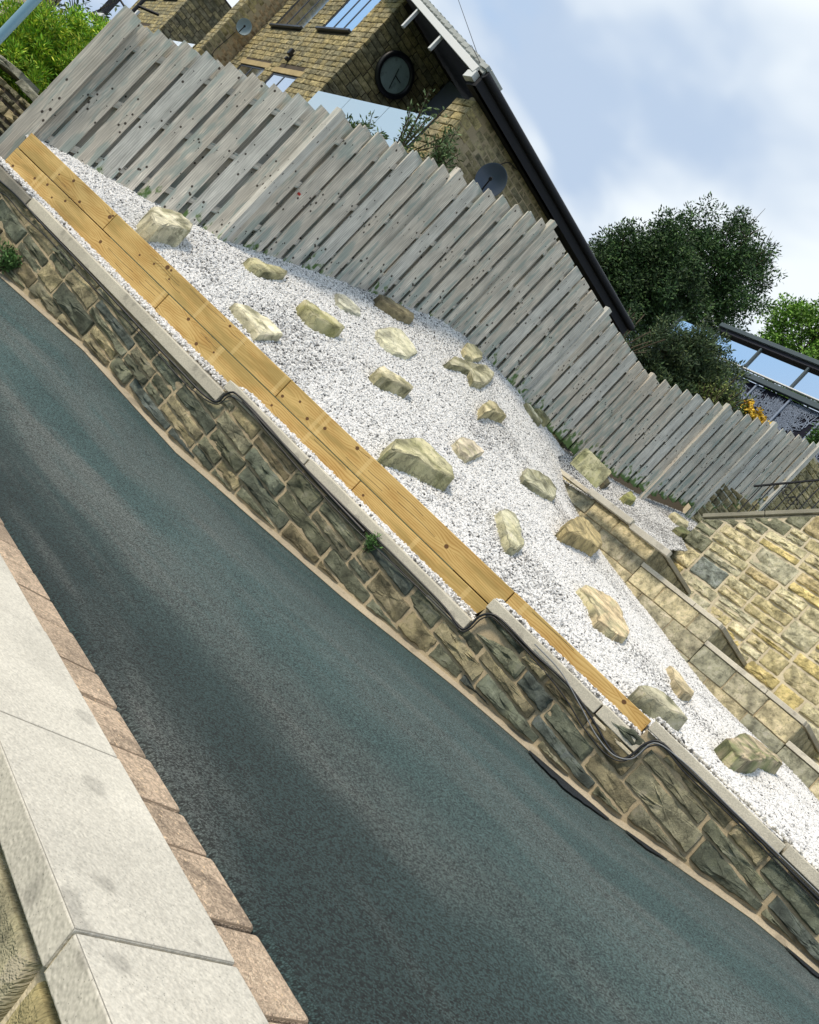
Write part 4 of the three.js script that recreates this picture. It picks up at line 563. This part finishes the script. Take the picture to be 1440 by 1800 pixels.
    // lintels, windows
    wins.forEach(([a, b, c, d], i) => {
      const tall = i < 2, fz = -.05; if (!tall) { const g = uvBox(rbox(b - a + .3, .15, .1, .008, (a + b) / 2, d + .082, -.035)); tint(g, [.56, .44, .23], .15); part('lintel', g, M.coping, H); }
      const fr = (g) => fr.l.push(g); fr.l = []; const fw = .045; fr(box(b - a, fw, .07, (a + b) / 2, c + fw / 2, fz)); fr(box(b - a, fw, .07, (a + b) / 2, d - fw / 2, fz)); const nm = tall ? 3 : 2; for (let k = 0; k <= nm; k++) { const x = lerp(a + fw / 2, b - fw / 2, k / nm); fr(box(fw * (k > 0 && k < nm ? 1.3 : 1), d - c - 2 * fw, .07, x, (c + d) / 2, fz)); } const win = part('window_frame', mergeGeometries(fr.l), M.frame, H);
      for (let k = 0; k < nm; k++) { const xa = lerp(a + fw, b - fw, k / nm) + .03, xb = lerp(a + fw, b - fw, (k + 1) / nm) - .03; part('pane', box(xb - xa, d - c - 2 * fw, .01, (xa + xb) / 2, (c + d) / 2, fz + .022), M.glass, win); }
      part('room', box(b - a, d - c, .02, (a + b) / 2, (c + d) / 2, -.27), M.soffit, win);
      if (tall) part('sill', rbox(b - a + .12, .055, .16, .01, (a + b) / 2, c - .028, .01), M.frame, H);
    });
    // glass balcony front
    for (let k = 0; k < 3; k++) { const x0 = lerp(-5.40, -.63, k / 3), x1 = lerp(-5.40, -.63, (k + 1) / 3); part('glass_panel', box(x1 - x0 - .018, 1.12, .014, (x0 + x1) / 2, 4.05, .03), main ? M.frosted : M.glass, H); }
    // roof: slates, bargeboard, soffit, gutter
    const ang = Math.atan(.356), len = 13.3, roof = new THREE.BoxGeometry(len, .10, main ? 5.8 : 8.4); roof.translate(-len / 2, 0, 0).rotateZ(-ang).translate(main ? .26 : -.1, 5.32 + up, main ? -2.53 : -4.4); uvBox(roof); part('roof', roof, M.slate, H);
    const under = new THREE.BoxGeometry(len - .1, .05, main ? 5.6 : 8.2).translate(-len / 2 - .05, -.10, 0).rotateZ(-ang).translate(main ? .24 : -.12, 5.30 + up, main ? -2.5 : -4.5); part('soffit', under, M.soffit, H);
    if (main) {
      for (let k = 0; k < 26; k++) { const g = uvBox(rbox(.285, .075, .42, .006)); const t = part('roof_tile', g, M.slate, H); t.position.set(.22 - k * .272 * Math.cos(ang) - .06, 5.37 + k * .272 * Math.sin(ang) + .03, .19 + rr(-.008, .008, r)); t.rotation.set(0, 0, -ang + .09); }
      const bb = rbox(9, .12, .05, .006).translate(-4.5, 0, 0).rotateZ(-ang).translate(.08, 5.29, .395); part('bargeboard', bb, M.white, H);
      for (const [x, y] of [[-3.53, 6.28], [-1.89, 5.83]]) { const yt = rake(x) - .12; part('beam_end', rbox(.075, yt - y + .26, .06, .006, x + .02, (yt + y) / 2 - .08, .36), M.white, H); }
      part('eave_box', rbox(.26, .13, .10, .008, .00, 5.21, .36), M.white, H);
      const gut = []; gut.push(box(.10, .26, 5.75, .20, 5.21, -2.56)); gut.push(box(.26, .04, 5.75, .10, 5.10, -2.56)); part('fascia', mergeGeometries(gut), M.fascia, H);
      const tube = new THREE.CylinderGeometry(.065, .065, 5.8, 12, 1).rotateX(Math.PI / 2).translate(.28, 5.29, -2.56); part('gutter', tube, M.fascia, H);
    }
    return H;
  }
  house(HQ, 'stone and brick house with recessed balcony, black eaves and a wall clock', true);
  house([-12.0, 21.35], 'similar house farther left with tan brick side wall and white balcony panel', false);

  // things on the houses
  const hm = houseFrame(HQ), loc = (x, y, z) => V3(x, y, z).applyMatrix4(hm), hq = new THREE.Quaternion().setFromRotationMatrix(hm);
  const ck = thing('clock', 'large round black framed wall clock with plain pale face on the shaded balcony wall', 'clock'); ck.position.copy(loc(-5.43, 6.11, -.87)); ck.quaternion.copy(hq).multiply(new THREE.Quaternion().setFromAxisAngle(V3(0, 1, 0), Math.PI / 2));
  part('face', new THREE.CylinderGeometry(.375, .375, .03, 48).rotateX(Math.PI / 2).translate(0, 0, .03), M.clockFace, ck); part('frame', new THREE.TorusGeometry(.405, .06, 14, 56).translate(0, 0, .045), M.black, ck);
  part('minute_hand', bar(V3(-.04, .15, .055), V3(.10, -.27, .055), .014, .006), M.black, ck); part('hour_hand', bar(V3(0, 0, .062), V3(.19, .0, .062), .018, .006), M.black, ck);
  const dish = (name, label, wallP, out, rad, look, mat) => { const t = thing(name, label, 'satellite dish'); const c = wallP.clone().addScaledVector(out, .30); t.position.copy(c); const q = new THREE.Quaternion().setFromUnitVectors(V3(0, 0, 1), look.clone().normalize()); t.quaternion.copy(q);
    const pts = []; for (let i = 0; i <= 14; i++) { const x = rad * i / 14; pts.push(new THREE.Vector2(x + .0001, x * x / rad * .28)); } for (let i = 14; i >= 0; i--) { const x = rad * i / 14; pts.push(new THREE.Vector2(x + .0001, x * x / rad * .28 - .012)); }
    part('reflector', new THREE.LatheGeometry(pts, 40).rotateX(Math.PI / 2).scale(.93, 1.05, 1), mat, t);
    part('arm', rod(V3(0, -rad * .98, .06), V3(0, -rad * .15, rad * 1.05), .014), M.black, t); part('receiver', rod(V3(0, -rad * .16, rad * 1.12), V3(0, -rad * .02, rad * .86), .03, .022, 10), M.black, t);
    const inv = q.clone().invert(), wl = wallP.clone().sub(c).applyQuaternion(inv); part('bracket', mergeGeometries([rod(V3(0, 0, -.01), wl, .02), rod(wl, wl.clone().add(V3(0, -.12, 0).applyQuaternion(inv)), .03)]), M.black, t); return t; };
  const outS = V3(1, 0, 0).applyQuaternion(hq);
  dish('satellite_dish', 'dark blue grey satellite dish on the brick side wall, just above the fence', loc(0, 4.47, -.95), outS, .265, V3(.12, -.12, 1), M.dish);
  const q2 = houseFrame([-12.0, 21.35]); dish('satellite_dish', 'small pale satellite dish on the tan brick wall, upper left', V3(0, 5.68, -.30).applyMatrix4(q2), outS, .20, V3(.55, .05, 1), M.dishPale);
  const wl = thing('security_light', 'small black security light on the sunlit stone house front between the window rows', 'wall light'); put(wl, hm); part('lamp_body', rbox(.13, .17, .09, .02, -8.3, 5.40, .10), M.black, wl); part('sensor', rbox(.08, .09, .07, .02, -8.25, 5.22, .09), M.black, wl); part('bracket', rbox(.07, .2, .06, .01, -8.29, 5.3, .03), M.black, wl);
  const cab = (p, label) => single('wall_cable', new THREE.TubeGeometry(new THREE.CatmullRomCurve3(p), 24, .009, 5), M.black, label, 'cable');
  cab([loc(.03, 4.75, -1.0), loc(.03, 4.9, -1.05), loc(.03, 5.0, -1.12), loc(.03, 5.05, -1.3), loc(.03, 5.1, -1.35)], 'thin black cable looping up the brick wall from the dark dish');
  cab([V3(.03, 5.5, -.30), V3(.03, 5.2, -.28), V3(.03, 4.75, -.25), V3(.03, 4.6, -.3), V3(.03, 4.2, -.55)].map(v => v.applyMatrix4(q2)), 'thin black cable running down the tan brick wall from the pale dish');
  const wire = (a, b, label) => single('overhead_wire', rod(a, b, .006, .006, 5), M.black, label, 'wire');
  wire(at(849, 122, 12.6), at(760, -130, 22), 'thin overhead wire rising from the roof corner into the sky'); wire(at(852, 126, 12.5), at(829, 80, 12.9), 'short wire crossing the verge tiles at the roof corner');
}

// ───────────── glass deck with cut screens (upper right) ─────────────
{
  const A = [265 / F * 28, 28], dk = thing('glass_deck', 'dark framed glass balustrade above dark screens cut with branch patterns, upper right', 'balustrade'); const DM = frame(A, HX); put(dk, DM);
  const Q = (px, py) => onPlane(px, py, A, HX), r = rngOf(71);
  const line = (p, q) => { const a = Q(...p), b = Q(...q), m = (b[1] - a[1]) / (b[0] - a[0]); return (s) => a[1] + m * (s - a[0]); };
  const yTop = (s) => line([1270, 574], [1440, 654])(s), gB = Q(1319, 655)[1], s0 = Q(1180, 575)[0], s1 = s0 + 16, gT = gB + (Q(1350, 590)[1] - Q(1350, 590)[1]) ;
  const hT = Q(1335, 619)[1], bB = Q(1324, 668)[1] - .02;                                   // glass top, beam bottom
  const sA = Q(1268, 576)[0];
  part('top_rail', rbox(s1 - sA, .16, .18, .02, (sA + s1) / 2, hT + .34, .1), M.deckFrame, dk); part('rail_underside', box(s1 - sA, .12, .5, (sA + s1) / 2, hT + .20, -.15), M.soffit, dk);
  part('beam', rbox(s1 - s0, gB - bB - .03, .16, .015, (s0 + s1) / 2, (gB + bB) / 2 - .03, 0), M.deckFrame, dk); part('bottom_rail', rbox(s1 - s0, .045, .1, .01, (s0 + s1) / 2, gB + .03, .05), M.white, dk);
  const posts = [[1183, 575], [1263, 588], [1336, 618], [1415, 656]].map(p => Q(...p)[0]); let st = posts[3]; while (st < s1 - 2) { st += 1.62; posts.push(st); }
  posts.forEach((s, i) => { part('post', rbox(.075, hT - gB + .18, .09, .01, s, (hT + gB) / 2 + .05, .03), M.deckFrame, dk); if (i) part('glass_panel', box(s - posts[i - 1] - .09, hT - gB - .04, .014, (s + posts[i - 1]) / 2, (hT + gB) / 2 + .02, 0), M.glass, dk); });
  // screens
  const sb = bB - .02, sh = 2.1; let s = s0 + .6, k = 0;
  while (s < s1) { const w = 1.35; part('screen_panel', box(w, sh, .03, s + w / 2, sb - sh / 2, -.12), M.screenBack, dk); part('screen_post', rbox(.07, sh, .07, .008, s, sb - sh / 2, -.05), M.screen, dk);
    const g = []; const grow = (x, y, a, l, wd, dep) => { if (dep > 7 || wd < .007) return; const x2 = x + Math.cos(a) * l, y2 = y + Math.sin(a) * l; if (x2 < .03 || x2 > w - .03 || y2 < -sh + .03 || y2 > -.03) return; g.push(bar(V3(s + x, sb + y, -.08), V3(s + x2, sb + y2, -.08), wd, .012)); grow(x2, y2, a + rr(-.25, .25, r), l * rr(.85, 1, r), wd * .88, dep + 1); if (r() < .85) grow(x2, y2, a + (r() < .5 ? 1 : -1) * rr(.6, 1.0, r), l * rr(.6, .9, r), wd * .75, dep + 1); if (r() < .35) grow(x2, y2, a + (r() < .5 ? 1 : -1) * rr(.5, .9, r), l * .7, wd * .7, dep + 1); };
    for (let q = 0; q < 14; q++) grow(rr(.05, w - .05, r), -sh + rr(.05, 1.75, r), rr(.7, 2.4, r), .17, .030, 0);
    if (g.length) part('branch_pattern', mergeGeometries(g), M.screen, dk); s += w; k++; }
}

// ───────────── trees, shrubs, hedge ─────────────
function tree(name, label, cat, P, lobes, per, size, cols, seed, trunkH, o = {}) {
  const r = rngOf(seed), t = thing(name, label, cat, null, o.group); t.position.copy(P); const cl = [], st = [];
  for (const [x, y, z, R] of lobes) { const n = Math.round((o.cl ?? 16) * R * R); for (let i = 0; i < n; i++) { const v = V3(r() - .5, r() - .5, r() - .5).normalize().multiplyScalar(R * Math.pow(r(), .33) * rr(.8, 1.08, r)); cl.push([V3(x + v.x, y + v.y * (o.sq ?? 1), z + v.z), R * rr(.16, .30, r) * (o.clr ?? 1)]); } st.push(rod(V3(0, trunkH * .5, 0), V3(x, y, z), .05 * R, .015 * R, 6)); for (let i = 0; i < 9; i++) { const v = V3(r() - .5, r() - .25, r() - .5).normalize().multiplyScalar(R * rr(.7, 1.12, r)); st.push(rod(V3(x, y - R * .3, z), V3(x + v.x, y + v.y, z + v.z), .022 * R, .005 * R, 4)); } }
  st.push(rod(V3(0, -2, 0), V3(0, trunkH * .6, 0), .22, .13, 9)); part('trunk', mergeGeometries(st), M.bark, t); const c = part('crown', leafGeo(cl, per, size, cols, r, o), M.leaf, t); c.userData.kind = 'stuff'; return t;
}
{
  const dark = [[.026, .070, .018], [.020, .050, .016], [.042, .10, .024], [.065, .13, .03]];
  // dense evergreen and looser tree beside it
  const cA = at(1150, 470, 35), cB = at(1270, 460, 36.5);
  tree('evergreen_tree', 'dense dark evergreen tree with a smooth dome, just right of the eaves', 'tree', cA.clone().add(V3(0, -6, 0)), [[0, 6, 0, 2.0], [-.7, 5.0, .2, 2.0], [.7, 5.2, 0, 2.1], [.2, 7.0, 0, 1.4], [-.2, 3.4, 0, 2.0]], 900, .15, dark, 5, 6, { cl: 20, asp: .4, clr: 1.1 });
  tree('broadleaf_tree', 'tall dark tree with feathery outline and sky gaps, right of the evergreen', 'tree', cB.clone().add(V3(0, -6.5, 0)), [[-1.3, 6.6, .2, 1.5], [-1.9, 5.8, .1, 1.4], [0, 6.7, 0, 1.9], [.9, 6.0, .2, 1.8], [1.3, 7.2, 0, 1.25], [-.2, 8.0, 0, 1.3], [.3, 4.8, 0, 2.0], [1.6, 5.0, 0, 1.6], [1.0, 8.1, 0, .9]], 640, .17, dark.map(c => c.map(x => x * 1.2)), 6, 6.5, { cl: 15, asp: .34 });
  const cC = at(1425, 600, 44); tree('light_tree', 'bright light green tree behind the glass balustrade at the right edge', 'tree', cC.clone().add(V3(0, -5, 0)), [[0, 5, 0, 2.2], [-1.6, 4.6, 0, 1.5], [1.8, 4.7, 0, 2.2], [.3, 6.2, 0, 1.3], [-.9, 3.0, 0, 1.5], [1.0, 2.6, 0, 1.6]], 420, .20, [[.17, .34, .04], [.22, .40, .06], [.12, .26, .035]], 7, 5, { cl: 14 });
  // big shrub behind the fence
  const sC = at(1205, 648, 18.4); tree('shrub', 'large dark green shrub with upright sprays behind the fence', 'shrub', sC.clone().add(V3(0, -1.6, 0)), [[0, 1.5, 0, .95], [-.65, 1.55, 0, .75], [.65, 1.45, .1, .82], [1.15, 1.1, 0, .65], [-.2, 2.2, 0, .55], [.3, 2.1, 0, .5], [.2, .6, 0, .95], [-.9, 1.0, 0, .6], [1.2, 1.5, 0, .5]], 3000, .085, [[.045, .085, .035], [.06, .11, .04], [.09, .13, .04], [.035, .065, .03]], 8, 1.2, { cl: 150, asp: .32, up: .35, clr: .9 });
  { const P = at(1262, 720, 17.6), r = rngOf(12); sprig('yellow_green_shoots', 'yellow green leafy shoots at the right end of the large shrub', 'shrub', P.clone().add(V3(-.1, -.5, 0)), 1.25, 26, .085, [[.16, .22, .05], [.22, .26, .07], [.12, .18, .04]], 13); const P2 = at(1115, 545, 17.2); sprig('thorny_shoots', 'thin upright thorny shoots beside the end of the eaves', 'shrub', P2.clone().add(V3(.25, -1.3, 0)), 1.5, 18, .06, [[.06, .10, .045], [.09, .14, .06]], 14); }
  // yellow flowers
  { const r = rngOf(15), P = at(1330, 735, 17.4), t = thing('flowering_plant', 'clump of bright yellow flowers showing above the fence near the screens', 'flowers'); t.position.copy(P); const c = []; for (let i = 0; i < 26; i++) { const s = rr(-.34, .40, r); c.push([V3(s, -s * .42 * .2 + rr(-.10, .13, r), rr(-.12, .12, r)), .075]); } const f = part('flower', leafGeo(c, 46, .055, [[.80, .55, .04], [.70, .45, .03], [.85, .62, .10]], r, { even: true, asp: .8 }), M.leaf, t); f.userData.kind = 'stuff'; const l = part('foliage', leafGeo(c.map(([v, q]) => [v.clone().add(V3(0, -.14, -.04)), .14]), 40, .08, dark, r, { even: true }), M.leaf, t); l.userData.kind = 'stuff'; part('stem', rod(V3(0, -1.2, 0), V3(0, 0, 0), .02, .01), M.bark, t); }
  sprig('green_plant', 'small bright green plant above the fence at the right edge below the screens', 'plant', at(1418, 792, 18), .55, 20, .09, [[.07, .17, .03], [.10, .22, .05]], 16);
  // saplings in front of the balcony
  const wil = [[.10, .17, .06], [.14, .21, .08], [.07, .12, .04]];
  for (const [px, py, d, h, n, sd, lb] of [[708, 262, 11.4, .95, 12, 21, 'tallest leafy sapling against the balcony glass'], [620, 222, 10.9, .42, 5, 22, 'small dark leaved sapling at the left of the balcony glass'], [652, 242, 11.1, .48, 6, 23, 'sparse leafy sapling between the other two at the balcony glass'], [770, 292, 11.6, .62, 14, 24, 'yellowish leafy sapling in front of the house pillar']]) sprig('sapling', lb, 'sapling', at(px, py, d).add(V3(0, -.2, 0)), h, n, .075, wil, sd, 'saplings behind the fence');
  // conifer hedge at the left end of the fence
  { const r = rngOf(30), P = at(95, 95, 10.2), t = thing('conifer_hedge', 'bright yellow green conifer bush beside the left end of the fence', 'hedge'); t.position.copy(P); const cl = []; for (const [x, y, z, R] of [[-.42, -.12, 0, .36], [-.12, .05, 0, .42], [.18, .22, -.1, .44], [.42, .38, -.1, .40], [0, -.32, 0, .48], [.35, -.1, -.1, .5], [.6, .15, -.2, .5], [-.3, -.4, 0, .36]]) { for (let i = 0; i < 110; i++) { const v = V3(r() - .5, r() - .5, r() - .5).normalize().multiplyScalar(R * Math.pow(r(), .3)); cl.push([V3(x, y, z).add(v), .10]); } }
    const c = part('foliage', leafGeo(cl, 90, .06, [[.34, .58, .035], [.22, .44, .03], [.58, .66, .06], [.12, .28, .02]], r, { even: true, asp: .24, up: .5, spread: 1.4 }), M.leaf, t); c.userData.kind = 'stuff'; part('trunk', rod(V3(.1, -2, -.1), V3(.1, .1, -.1), .07, .03), M.bark, t); }
  // ivy behind
  { const P = at(92, 12, 16); tree('dark_bush', 'dark green bush behind the conifer at the top left corner', 'bush', P.clone().add(V3(0, -1, 0)), [[0, 1, 0, .75], [.5, 1.3, 0, .7], [-.3, .5, 0, .6]], 420, .13, [[.05, .09, .035], [.08, .14, .05], [.14, .19, .10]], 33, 1, { cl: 26, asp: .3 }); }
}
// ───────────── upper left corner: dry-stone wall, pole, far wall, balcony ─────────────
{
  const r = rngOf(61), wallAt = (name, label, A, D, x0, x1, y0, top, o, cols, mortar) => { const t = thing(name, label, 'wall'); put(t, frame(A, D)); part('core', slabShape([[x0, y0], [x1, y0], [x1, top(x1) - .02], [x0, top(x0) - .02]], .25, -.26), mortar, t); for (const p of courses({ seed: o.seed, x0, x1, y0, y1: top((x0 + x1) / 2) + .5, h: o.h, w: o.w, gap: o.gap, top, min: .002 })) part('stone', stoneGeo(p, .06, o.b, r, { col: pick(cols, r).map(mul(rr(.8, 1.1, r))), n: 16, rough: 1, edge: .015 }), M.stone, t); return t; };
  const A = at(30, 150, 9.3), a2 = [A.x, -A.z], t = wallAt('dry_stone_wall', 'brown dry stone wall left of the fence on the left edge', a2, WE, -2.2, .62, -1.6, () => .23, { seed: 5, h: [.07, .16], w: [.22, .5], gap: .035, b: .04 }, [[.36, .28, .16], [.28, .24, .15], [.42, .34, .20], [.22, .2, .13]], M.mortarD);
  for (const [x, w, y, rz] of [[.30, .62, .30, -.06], [-.38, .70, .36, .05], [-1.1, .66, .34, .02]]) { const g = stoneGeo([[-w / 2, -.045], [w / 2, -.04], [w / 2 - .03, .045], [-w / 2 + .02, .05]], .3, .02, r, { col: [.30, .29, .24], n: 16, rough: .9 }); const m = part('coping_stone', g, M.stone, t); m.position.set(x, y, .02); m.rotation.z = rz; }
  const C = at(10, 40, 17); wallAt('pale_stone_wall', 'pale coursed stone wall at the top left corner behind the pole', [C.x, -C.z], HX, -3, 1.6, -1, () => 4.2, { seed: 9, h: [.15, .24], w: [.3, .6], gap: .02, b: .02 }, [[.50, .44, .34], [.44, .38, .28], [.40, .28, .18], [.52, .48, .38]], M.mortar);
  const p0 = at(-30, 96, 7.2), p1 = at(75, -14, 7.2), mid = p0.clone().add(p1).multiplyScalar(.5), pole = thing('metal_pole', 'light blue grey metal pole crossing the top left corner', 'pole'); pole.position.copy(V3(mid.x, EYE - 2.3, mid.z)); part('shaft', new THREE.CylinderGeometry(.038, .042, 5.5, 18).translate(0, 2.75, 0), M.bluePaint, pole); part('base_plate', rbox(.2, .02, .2, .005, 0, .01, 0), M.iron, pole); part('cap', new THREE.SphereGeometry(.04, 14, 8).translate(0, 5.5, 0), M.bluePaint, pole);
  const B = at(200, 12, 24), bal = thing('white_balcony', 'white balcony with black railing bars seen just above the left fence end', 'balcony'); put(bal, frame([B.x, -B.z], HX, B.y - EYE)); part('panel', box(1.7, .9, .06, 0, -.1, -.4), M.white, bal); part('slab', rbox(1.8, .12, .6, .02, 0, -.52, -.1), M.white, bal); part('handrail', box(1.7, .03, .03, 0, .42, .1), M.iron, bal); for (let i = 0; i < 12; i++) part('baluster', box(.018, .9, .018, -.8 + i * .145, -.03, .1), M.iron, bal);
  const Lp = at(232, 22, 14), lamp = thing('black_bracket', 'black iron post and bracket standing behind the left end of the fence', 'post'); lamp.position.copy(Lp); part('post', rod(V3(0, -1.5, 0), V3(0, .7, 0), .03), M.iron, lamp); part('arm', rod(V3(0, .15, 0), V3(.35, .28, 0), .025), M.iron, lamp); part('arm', rod(V3(0, -.05, 0), V3(-.3, .02, 0), .02), M.iron, lamp);
}
renderer.render(scene, camera);
